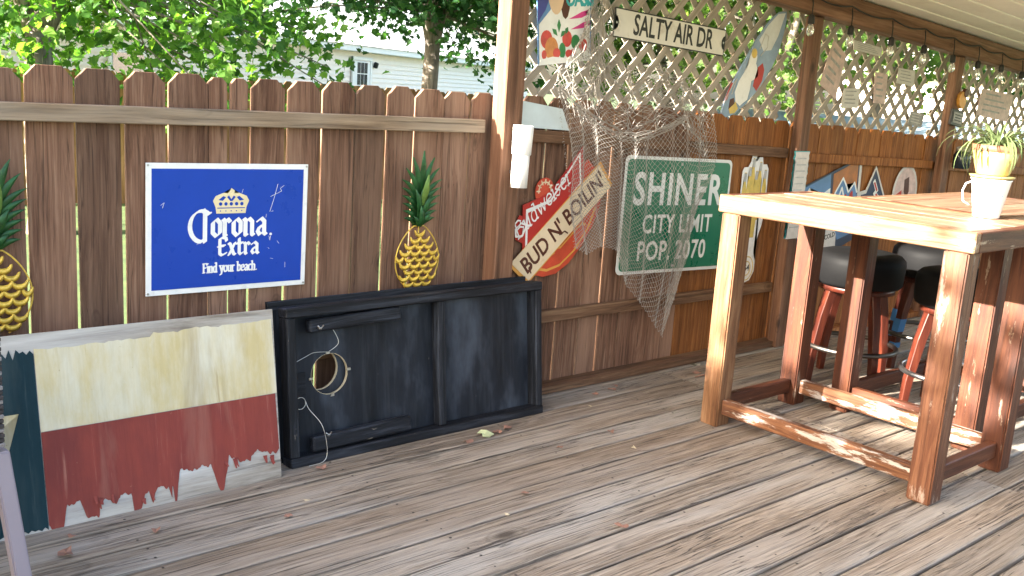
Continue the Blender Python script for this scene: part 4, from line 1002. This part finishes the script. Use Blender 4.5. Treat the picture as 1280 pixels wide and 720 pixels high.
# ------------------------------------------------------------------ bar stools
def stool(loc, rz, label, tape=False, ring='steel', h=.70):
    t = empty('bar_stool', loc, (0, 0, rz), label, 'stool', 'black-topped bar stools'); zs = h-.175
    lathe('cushion', [(.17, zs), (.212, zs+.003), (.222, zs+.016), (.227, zs+.115), (.222, zs+.143), (.205, zs+.161), (.17, zs+.171), (.08, zs+.175), (.01, zs+.176)], 'vinyl', t, 36)
    lathe('seat_base', [(.15, zs-.03), (.19, zs-.03), (.192, zs+.001), (.15, zs+.001)], 'stool', t, 32)
    for i in range(4):
        a = R(45+90*i); d = Vector((math.cos(a), math.sin(a), 0)); bm = bmesh.new()
        p1, p0 = d*.145+Vector((0, 0, zs-.012)), d*.225
        sd = Vector((-d.y, d.x, 0)); rings = []
        for q in (0, .3, .7, 1):
            p = p0.lerp(p1, q)+d*(.018*math.sin(q*math.pi)); hw = .0165+.009*q
            rings.append([bm.verts.new(p+d*x*hw+sd*y*hw) for x, y in ((-1, -1), (1, -1), (1, 1), (-1, 1))])
        for r0, r1 in zip(rings, rings[1:]):
            for j in range(4): bm.faces.new((r0[j], r0[(j+1) % 4], r1[(j+1) % 4], r1[j]))
        bm.faces.new(rings[0][::-1]); bm.faces.new(rings[-1]); bmesh.ops.recalc_face_normals(bm, faces=bm.faces[:])
        bmesh.ops.bevel(bm, geom=[e for e in bm.edges], offset=.003, segments=1, affect='EDGES')
        lg = put('leg', mesh_bm(bm), 'stool', t)
        if tape:
            for (qa, qb) in ((.42, .56), (.24, .30)):
                bm = bmesh.new(); rg = []
                for q in (qa, qb):
                    p = p0.lerp(p1, q)+d*(.018*math.sin(q*math.pi)); hw = .0165+.009*q+.0016
                    rg.append([bm.verts.new(p+d*x*hw+sd*y*hw) for x, y in ((-1, -1), (1, -1), (1, 1), (-1, 1))])
                for j in range(4): bm.faces.new((rg[0][j], rg[0][(j+1) % 4], rg[1][(j+1) % 4], rg[1][j]))
                put('tape', mesh_bm(bm), 'blue_tape', lg)
    pts = [(.236*math.cos(2*math.pi*i/40), .236*math.sin(2*math.pi*i/40), .20) for i in range(41)]
    tube('foot_ring', pts, .0125, ring, t, 10)
    return t
stool((4.66, -.70, 0), R(20), 'black-topped wooden stool beside the fence side of the rear table', ring='dark_steel')
stool((4.63, -1.27, 0), R(8), 'black-topped wooden stool tucked under the rear table, bright steel foot ring')
stool((5.36, -.76, 0), R(30), 'black-topped wooden stool with blue tape wrapped round its legs', True, 'dark_steel')
stool((4.98, -1.92, 0), R(33), 'black-topped wooden stool on the open side of the rear table')

# ------------------------------------------------------------------ potted plant in a white bucket
t = empty('bucket', (4.02, -1.565, 1.0215), label='small white enamel bucket with handle on the bar table', cat='bucket')
lathe('pail', [(.046, 0), (.050, .002), (.074, .148), (.077, .150), (.077, .154), (.072, .153), (.049, .006), (.01, .006)], 'white_enamel', t, 30)
tube('handle', [(-.055, .05, .14), (-.075, .065, .13), (-.087, .07, .10), (-.080, .065, .06), (-.058, .05, .045)], .0035, 'white_enamel', t, 8)
rr = random.Random(12)
for i in range(18):
    a = rr.uniform(0, 6.28); z = rr.uniform(.02, .14); r = .050+.024*z/.15
    lathe('speck', [(.0035, .0), (.0035, .0006)], 'sign_sky', t, 8, (math.cos(a)*(r+.0005), math.sin(a)*(r+.0005), z), (0, R(90), a))
p = empty('plant_pot', (4.02, -1.565, 1.1770), label='ribbed yellow plant pot with brown rim standing on the bucket', cat='plant pot')
lathe('saucer', [(.06, 0), (.082, .004), (.084, .012), (.078, .012)], 'pot_yellow', p, 30)
lathe('pot', [(.056, .013), (.060, .018), (.078, .075), (.084, .108), (.078, .108)], 'pot_yellow', p, 44, ribs=.022)
lathe('rim', [(.0845, .106), (.089, .108), (.090, .132), (.083, .132), (.080, .11)], 'pot_rim', p, 32)
lathe('soil', [(.076, .112), (.076, .124), (.01, .127)], 'soil', p, 24)
p = empty('spider_plant', (4.02, -1.565, 1.302), label='bushy green spider plant with arching striped leaves in the yellow pot', cat='plant')
for i in range(110):
    a = rr.uniform(0, 6.28); ln = rr.uniform(.11, .25); el = rr.uniform(.35, 1.35); wd = rr.uniform(.0035, .0065); v, f = [], []; b0 = rr.uniform(0, .045)
    d = Vector((math.cos(a), math.sin(a), 0)); sd = Vector((-d.y, d.x, 0)); ns = 8; pos = d*b0; e = el
    for k in range(ns+1):
        q = k/ns; h = wd*(1-q**2.2)+.0004; v += [tuple(pos-sd*h+Vector((0, 0, h*.4))), tuple(pos), tuple(pos+sd*h+Vector((0, 0, h*.4)))]
        pos = pos+(d*math.cos(e)+Vector((0, 0, math.sin(e))))*ln/ns; e -= (.30*(1.6-el*.6))*rr.uniform(.7, 1.2)
        if k: bb = 3*(k-1); f += [(bb, bb+1, bb+4, bb+3), (bb+1, bb+2, bb+5, bb+4)]
    put('leaf', mesh_py(v, f, smooth=True), 'spider', p)

# ------------------------------------------------------------------ chair at the left edge
t = empty('woven_chair', (.36, -.72, 0), (0, 0, R(4)), 'lavender-grey metal chair with dark woven back beside the flag board', 'chair')
def legbar(p0, p1, w0, w1, name='leg'):
    bm = bmesh.new(); p0, p1 = Vector(p0), Vector(p1); rings = []
    for p, wd in ((p0, w0), (p1, w1)): rings.append([bm.verts.new(p+Vector((x*wd/2, y*wd/2, 0))) for x, y in ((-1, -1), (1, -1), (1, 1), (-1, 1))])
    for j in range(4): bm.faces.new((rings[0][j], rings[0][(j+1) % 4], rings[1][(j+1) % 4], rings[1][j]))
    bm.faces.new(rings[0][::-1]); bm.faces.new(rings[1]); bmesh.ops.recalc_face_normals(bm, faces=bm.faces[:])
    bmesh.ops.bevel(bm, geom=bm.edges[:], offset=.004, segments=2, affect='EDGES')
    return put(name, mesh_bm(bm), 'lavender_metal', t)
CH = .445
legbar((.268, -.03, 0), (.215, -.03, CH), .040, .040); legbar((.268, .36, 0), (.215, .36, CH), .036, .040)
legbar((-.268, -.03, 0), (-.215, -.03, CH), .036, .040); legbar((-.268, .36, 0), (-.215, .36, CH), .036, .040)
box('seat_rail', (.02, .35, .04), 'lavender_metal', t, (.225, .165, CH-.021), bev=.004); box('seat_rail', (.02, .35, .04), 'lavender_metal', t, (-.225, .165, CH-.021), bev=.004)
box('seat_rail', (.39, .04, .04), 'lavender_metal', t, (0, -.03, CH-.021), bev=.004); box('seat_rail', (.39, .04, .04), 'lavender_metal', t, (0, .36, CH-.021), bev=.004)
box('seat', (.46, .44, .03), 'wicker', t, (-.03, .165, CH+.017), bev=.008)
bk = box('woven_back', (.40, .03, .37), 'wicker', t, (.022, -.03, CH+.195), (0, 0, 0), bev=.01)
bm = bmesh.new(); bm2 = bmesh.new()
for r in range(30):
    z = -.178+.356*r/29
    for k in range(22):
        x = -.195+.39*k/21; b_ = bm if (r+k) % 3 else bm2
        bmesh.ops.create_cube(b_, size=1, matrix=Matrix.Translation((x, -.016 if (r+k) % 2 else -.013, z)) @ Matrix.Diagonal((.0165, .006, .0105, 1)))
        if k == 21: bmesh.ops.create_cube(b_, size=1, matrix=Matrix.Translation((.199, 0, z)) @ Matrix.Diagonal((.007, .026, .0105, 1)))
for b_, m in ((bm, 'wicker'), (bm2, 'wicker_grey')):
    bmesh.ops.bevel(b_, geom=b_.edges[:], offset=.0018, segments=1, affect='EDGES'); q = put('weave', mesh_bm(b_), m, bk); q['kind'] = 'stuff'

# ------------------------------------------------------------------ shelf and cooler at the far right
t = empty('bar_shelf', (7.0, -.62, 0), (0, 0, R(-6)), 'dark brown wooden shelf rack behind the plant pot', 'shelf')
for z in (.40, .62, .83): box('shelf_board', (.9, .30, .03), 'post', t, (.35, 0, z), bev=.004)
for x in (-.09, .79): box('upright', (.05, .30, .86), 'post', t, (x, 0, .4305), (0, 0, 0), bev=.004)
t = empty('cooler', (7.10, -.64, .8465), label='small red cooler box on the dark shelf rack', cat='cooler')
box('tub', (.36, .2, .09), 'cooler_red', t, (.1, 0, .046), bev=.02); box('lid', (.38, .22, .03), 'sign_grey', t, (.1, 0, .1065), bev=.012)

# ------------------------------------------------------------------ fallen leaves
rr = random.Random(31)
def dead_leaf(x, y, s, m, label, grp='dry leaves scattered on the deck'):
    v, f = [], []; n = 9
    v.append((0, 0, .004+s*.08))
    for i in range(n):
        a = 2*math.pi*i/n; r = s*(.5+.5*abs(math.cos(a*1.5+.3)))*rr.uniform(.75, 1.1); v.append((r*math.cos(a), r*.72*math.sin(a), .003+abs(rr.gauss(0, .22))*s))
    for i in range(n): f.append((0, 1+i, 1+(i+1) % n))
    o = put('fallen_leaf', mesh_py(v, f), m, None, (x, y, .003), (0, 0, rr.uniform(0, 6.28)))
    tag(o, label, 'leaf', grp)
lb = 'small curled reddish dry leaf lying on the deck boards'
for x, y in ((.86, -.40), (.80, -.50), (1.05, -.50), (1.75, -.33), (2.36, -.40), (2.55, -.37), (2.62, -.35), (2.2, -.9), (1.45, -.62), (3.28, -.22), (3.38, -.2), (3.45, -.17), (2.3, -1.28), (2.65, -.64), (2.95, -.62)):
    dead_leaf(x+rr.uniform(-.02, .02), y, rr.uniform(.018, .034), 'dead_leaf', lb)
dead_leaf(2.47, -.375, .045, 'pale_leaf', 'large pale green fallen leaf below the black toss board', None)
for x, y in ((1.55, -.55), (2.05, -1.0), (3.12, -.33), (2.9, -.8)): dead_leaf(x, y, rr.uniform(.012, .02), 'ring_wood', 'small pale chip of dry leaf lying on the deck boards', 'pale leaf chips on the deck')
t = empty('dry_twig', (3.95, -.27, .004), label='dry twig with curled leaves on the deck by the fence', cat='twig')
tube('stem', [(0, 0, .004), (.05, -.01, .01), (.11, -.03, .006), (.2, -.05, .004)], .003, 'dead_leaf', t, 5)
put('leaf', mesh_py([(0, 0, .02), (.03, .02, .03), (.05, 0, .015), (.03, -.02, .028), (-.02, .01, .03)], [(0, 1, 2), (0, 2, 3), (0, 3, 4), (0, 4, 1)]), 'dead_leaf', t)

# ------------------------------------------------------------------ trees
def leaf_cloud(clusters, per, size, spread, seed, droop=.5):
    rr = random.Random(seed); v, f = [], []
    shape = [(0, -.5), (.22, -.38), (.5, -.18), (.30, 0.), (.38, .28), (.12, .22), (0, .55), (-.12, .22), (-.38, .28), (-.30, 0.), (-.5, -.18), (-.22, -.38)]
    for (c, k) in clusters:
        for i in range(int(per*k)):
            p = c+Vector((rr.gauss(0, spread), rr.gauss(0, spread), rr.gauss(0, spread*.75)))*k**.4
            s = size*rr.uniform(.6, 1.25)
            nrm = Vector((rr.gauss(0, .6), rr.gauss(0, .6), rr.uniform(.1, 1.))).normalized()
            a = nrm.orthogonal().normalized(); b = nrm.cross(a); th = rr.uniform(0, 6.28); ca, sa = math.cos(th), math.sin(th); a, b = a*ca+b*sa, b*ca-a*sa
            base = len(v)
            for x, y in shape: v.append(tuple(p+a*x*s+b*y*s+nrm*(-abs(x))*s*.35))
            f.append(tuple(base+q for q in (0, 1, 2, 3, 9, 10, 11))); f.append(tuple(base+q for q in (3, 4, 5, 6, 7, 8, 9)))
    return v, f
def tree(name, loc, label, trunk_r, fork_h, crown_c, crown_r, ncl, per, size, spread, mat, seed, fork=None, bottom=None, extra=(), bite=()):
    rr = random.Random(seed); t = empty(name, loc, label=label, cat='tree', group=None)
    c0 = Vector(crown_c); cr = Vector(crown_r); cl = []
    while len(cl) < ncl:
        d = Vector((rr.gauss(0, 1), rr.gauss(0, 1), rr.gauss(0, 1))).normalized(); q = rr.random()**.42
        p = c0+Vector((d.x*cr.x, d.y*cr.y, d.z*cr.z))*q
        lump = mnoise.noise(p*.9+Vector((seed, 0, 0)))
        if lump < -.06 and rr.random() < .85: continue
        if bottom is not None and p.z < bottom+.35*mnoise.noise(Vector((p.x*1.3, p.y*1.3, seed))): continue
        cl.append((p, rr.uniform(.5, 1.3)))
    for e in extra: cl.append((Vector(e[:3]), e[3]))
    bm = bmesh.new(); fh = fork_h
    tp = [(0, 0, -.25), (0.02, 0, .2), (.0, .02, fh*.5), (.03, 0, fh)]
    tube_into(bm, tp, [trunk_r*1.35, trunk_r*1.08, trunk_r, trunk_r*.92], 12)
    ends = []
    fk = fork or [(-.35, .1, 1.4), (.5, 0, 1.5), (.1, -.4, 1.7)]
    for (dx, dy, dz) in fk:
        p0 = Vector((.03, 0, fh-.1)); p1 = p0+Vector((dx, dy, dz)); mid = p0.lerp(p1, .5)+Vector((dx*.12, dy*.1, -.05)); p2 = p1+Vector((dx*.9, dy*.9, dz*.9))
        tube_into(bm, [p0, mid, p1, p2], [trunk_r*.75, trunk_r*.6, trunk_r*.5, trunk_r*.22], 9); ends += [mid, p1, p1.lerp(p2, .5), p2]
    for (c, k) in cl:
        if rr.random() < .8:
            e = min(ends, key=lambda q: (q-c).length); m = e.lerp(c, .5)+Vector((rr.gauss(0, .15), rr.gauss(0, .15), rr.uniform(0, .3)))
            tube_into(bm, [e, m, c], [trunk_r*.16, trunk_r*.09, .006], 5)
    put('trunk', mesh_bm(bm, smooth=True), 'bark', t)
    v, f = leaf_cloud(cl, per, size, spread, seed+1); cw = put('crown', mesh_py(v, f), mat, t); cw['kind'] = 'stuff'
    return t
G0 = -.55
# broad maple behind the left stretch of fence
tree('maple_tree', (3.2, 8.4, G0), 'bright green leafy maple overhanging the left stretch of fence', .15, 2.2, (.2, .2, 3.1), (3.3, 2.6, 2.5), 185, 62, .125, .28, 'maple', 41, bottom=1.45, extra=[(2.9, -1.2, 2.05, .5), (3.1, -1.1, 1.75, .35), (2.5, -.9, 2.1, .6), (1.9, -1., 1.75, .6)])
# grey forked trunk
tree('shade_tree', (9.45, 9.75, G0), 'grey forked tree trunk with dark green leaves in front of the white house', .135, 2.55, (0, .3, 4.8), (4.6, 4.0, 2.4), 420, 62, .15, .34, 'dark_maple', 51, fork=[(-.25, -.1, 1.3), (.42, .25, 1.25), (.0, .5, 1.6)], bottom=3.0, extra=[(-4.2, .6, 2.5, .5), (-3.4, .5, 2.9, .6), (1.6, .5, 2.3, .6), (2.2, .2, 2.1, .6), (2.7, 0, 2.35, .8), (1.2, .8, 2.5, .8)])
# trees seen through the lattice
tree('olive_tree', (13.5, 8.2, G0), 'sunlit yellow-green tree behind the lattice above the street sign', .13, 2.0, (0, 0, 4.0), (3.0, 2.6, 2.3), 190, 52, .14, .32, 'olive', 61, bottom=2.1)
tree('olive_tree', (17.0, 6.2, G0), 'sunlit yellow-green tree behind the card-hung lattice', .13, 2.2, (0, 0, 4.4), (2.9, 3.0, 2.3), 150, 50, .15, .34, 'olive', 67, bottom=2.5)
tree('shade_tree', (12.3, 5.4, G0), 'young yellow-green tree close behind the surfboard sign lattice', .11, 1.8, (0, 0, 3.8), (1.7, 1.8, 1.9), 110, 50, .13, .30, 'olive', 71, bottom=2.0)
tree('shade_tree', (21.5, 5.0, G0), 'dark green tree far beyond the jar lantern post', .16, 2.2, (0, 0, 4.8), (3.4, 3.4, 2.6), 160, 50, .19, .42, 'dark_maple', 73, bottom=2.7)
# unseen tree left of the deck, crown shaped to shade boards and a table leg
tree('deck_shade_tree', (-5.3, .75, G0), 'unseen bushy tree left of the deck, crown shaped to shade the boards', .09, 1.2, (.2, -.3, 2.75), (1.2, 2.4, 1.4), 360, 66, .13, .24, 'maple', 81, bottom=1.2, extra=[(.1+.25*math.sin(q*2.1), -2.1+.19*q, 4.02+.1*math.sin(q*1.7), .8) for q in range(17)]+[(.2, -.75, 4.25, .7), (.3, -.85, 4.45, .6), (.3, -1.0, 4.2, .7), (.1, -.7, 4.65, .5), (.4, -1.1, 4.45, .5), (.2, -.9, 4.8, .4)])

# ------------------------------------------------------------------ neighbour's white house
A = Vector((1.5, 13.4, 0)); B = Vector((26.6, 26.65, 0)); dW = (B-A).normalized(); Lw = (B-A).length; az = math.atan2(dW.y, dW.x)
hs = empty('white_house', (A.x, A.y, G0), (0, 0, az), 'white sided house with a glazed back door beyond the fence', 'house')
Hw = 2.62
for i in range(20):      # lap siding boards
    h = Hw/20; v = [(0, .0, i*h), (Lw, .0, i*h), (Lw, .028, (i+1)*h), (0, .028, (i+1)*h)]
    v += [(x, .2, z) for x, y, z in v]
    put('siding_board', mesh_py(v, [(0, 1, 2, 3), (1, 0, 4, 5), (3, 2, 6, 7), (0, 3, 7, 4), (2, 1, 5, 6), (5, 4, 7, 6)]), 'siding', hs)
box('eave', (Lw+.8, .5, .16), 'house_trim', hs, (Lw/2, -.05, Hw+.085), bev=.01)
rf = put('roof', mesh_py([(-.4, -.35, Hw+.17), (Lw+.4, -.35, Hw+.17), (Lw-1.5, 4, Hw+2.0), (1.5, 4, Hw+2.0), (-.4, 8, Hw+.17), (Lw+.4, 8, Hw+.17)], [(0, 1, 2, 3), (3, 2, 5, 4), (0, 3, 4), (1, 5, 2)]), 'house_roof', hs)
put('side_wall', mesh_py([(0, .2, 0), (Lw, .2, 0), (Lw, 7.5, 0), (0, 7.5, 0), (0, .2, Hw), (Lw, .2, Hw), (Lw, 7.5, Hw), (0, 7.5, Hw)], [(0, 3, 7, 4), (1, 5, 6, 2), (3, 2, 6, 7)]), 'siding', hs)
def on_wall(dx, dy):     # where a ray from the camera in ground direction (dx,dy) meets the wall, measured along it
    c = Vector((0, -3.266, 0)); d = Vector((dx, dy, 0)); den = d.x*dW.y-d.y*dW.x
    k = ((A-c).x*dW.y-(A-c).y*dW.x)/den; return ((c+d*k)-A).dot(dW)
xd = on_wall(.531, .847); dz0 = .36
d = box('door', (.86, .05, 2.03), 'house_trim', hs, (xd, -.03, dz0+1.015), bev=.01)
for s in (-1, 1): box('door_casing', (.09, .06, 2.15), 'house_trim', hs, (xd+s*.485, -.035, dz0+1.06), bev=.008)
box('door_casing', (1.06, .065, .1), 'house_trim', hs, (xd, -.035, dz0+2.09), bev=.008)
for i in range(3):
    for j in range(3):
        box('door_pane', (.165, .02, .29), 'dark_glass', d, (-.19+.19*i, -.022, .20+.315*j), bev=.002)
put('door_handle', box_me(.05, .06, .05, .01, 'dh'), 'dark_steel', d, (.35, -.05, -.05))
lp = empty('x'); bpy.data.objects.remove(lp)
box('wall_lamp', (.1, .12, .16), 'sign_black', hs, (xd+.72, -.07, dz0+1.95), (.3, 0, 0), bev=.02)
for xw in (6.2,):
    wdw = box('window', (1.0, .05, .9), 'house_trim', hs, (xw, -.03, 1.75), bev=.01); box('pane', (.84, .02, .74), 'dark_glass', wdw, (0, -.022, 0), bev=.002)
box('foundation', (Lw, .2, .4), 'sign_grey', hs, (Lw/2, .11, -.0), bev=.01)
# second pale building beyond the lattice, its sunlit side towards us
h2 = empty('pale_building', (26, 12.5, G0), (0, 0, R(-72)), 'sunlit white building glimpsed low through the lattice', 'building')
for i in range(11):
    h = .27; v = [(0, .0, i*h), (16, .0, i*h), (16, .03, (i+1)*h), (0, .03, (i+1)*h)]; v += [(x, .2, z) for x, y, z in v]
    put('siding_board', mesh_py(v, [(0, 1, 2, 3), (1, 0, 4, 5), (3, 2, 6, 7), (0, 3, 7, 4), (2, 1, 5, 6), (5, 4, 7, 6)]), 'siding', h2)
put('roof', mesh_py([(-.4, -.4, 2.97), (16.4, -.4, 2.97), (16.4, 4, 4.3), (-.4, 4, 4.3), (-.4, 8, 2.97), (16.4, 8, 2.97)], [(0, 1, 2, 3), (3, 2, 5, 4)]), 'house_roof', h2)
# blue-grey low roof of a shed in front of it
sh = empty('garden_shed', (15.0, 4.3, G0), (0, 0, R(-66)), 'low shed with blue-grey roof just above the lattice fence', 'shed')
box('shed_wall', (6, 1.6, 1.55), 'siding', sh, (0, 0, .775), bev=.01); put('shed_roof', mesh_py([(-3.2, -1., 1.54), (3.2, -1., 1.54), (3.2, 0, 1.86), (-3.2, 0, 1.86), (3.2, 1., 1.54), (-3.2, 1., 1.54)], [(0, 1, 2, 3), (3, 2, 4, 5)]), 'blue_roof', sh)

# far fence in the neighbour's yard
ff = empty('far_fence', (2.2, 10.9, G0), (0, 0, R(-6)), 'tan far picket fence in front of the white house', 'fence')
k = ('farpk',); bm = prism([(-.068, 0), (.068, 0), (.068, 1.77), (.035, 1.81), (-.035, 1.81), (-.068, 1.77)], 0, .018); pm = mesh_bm(bm); pm.materials.append(M['far_fence'])
for i in range(66): put('picket', pm, None, ff, (.142*i, random.uniform(-.004, .004), random.uniform(-.015, .015)))
for z in (.4, 1.5): box('rail', (9.3, .04, .09), 'far_fence', ff, (4.6, .04, z))
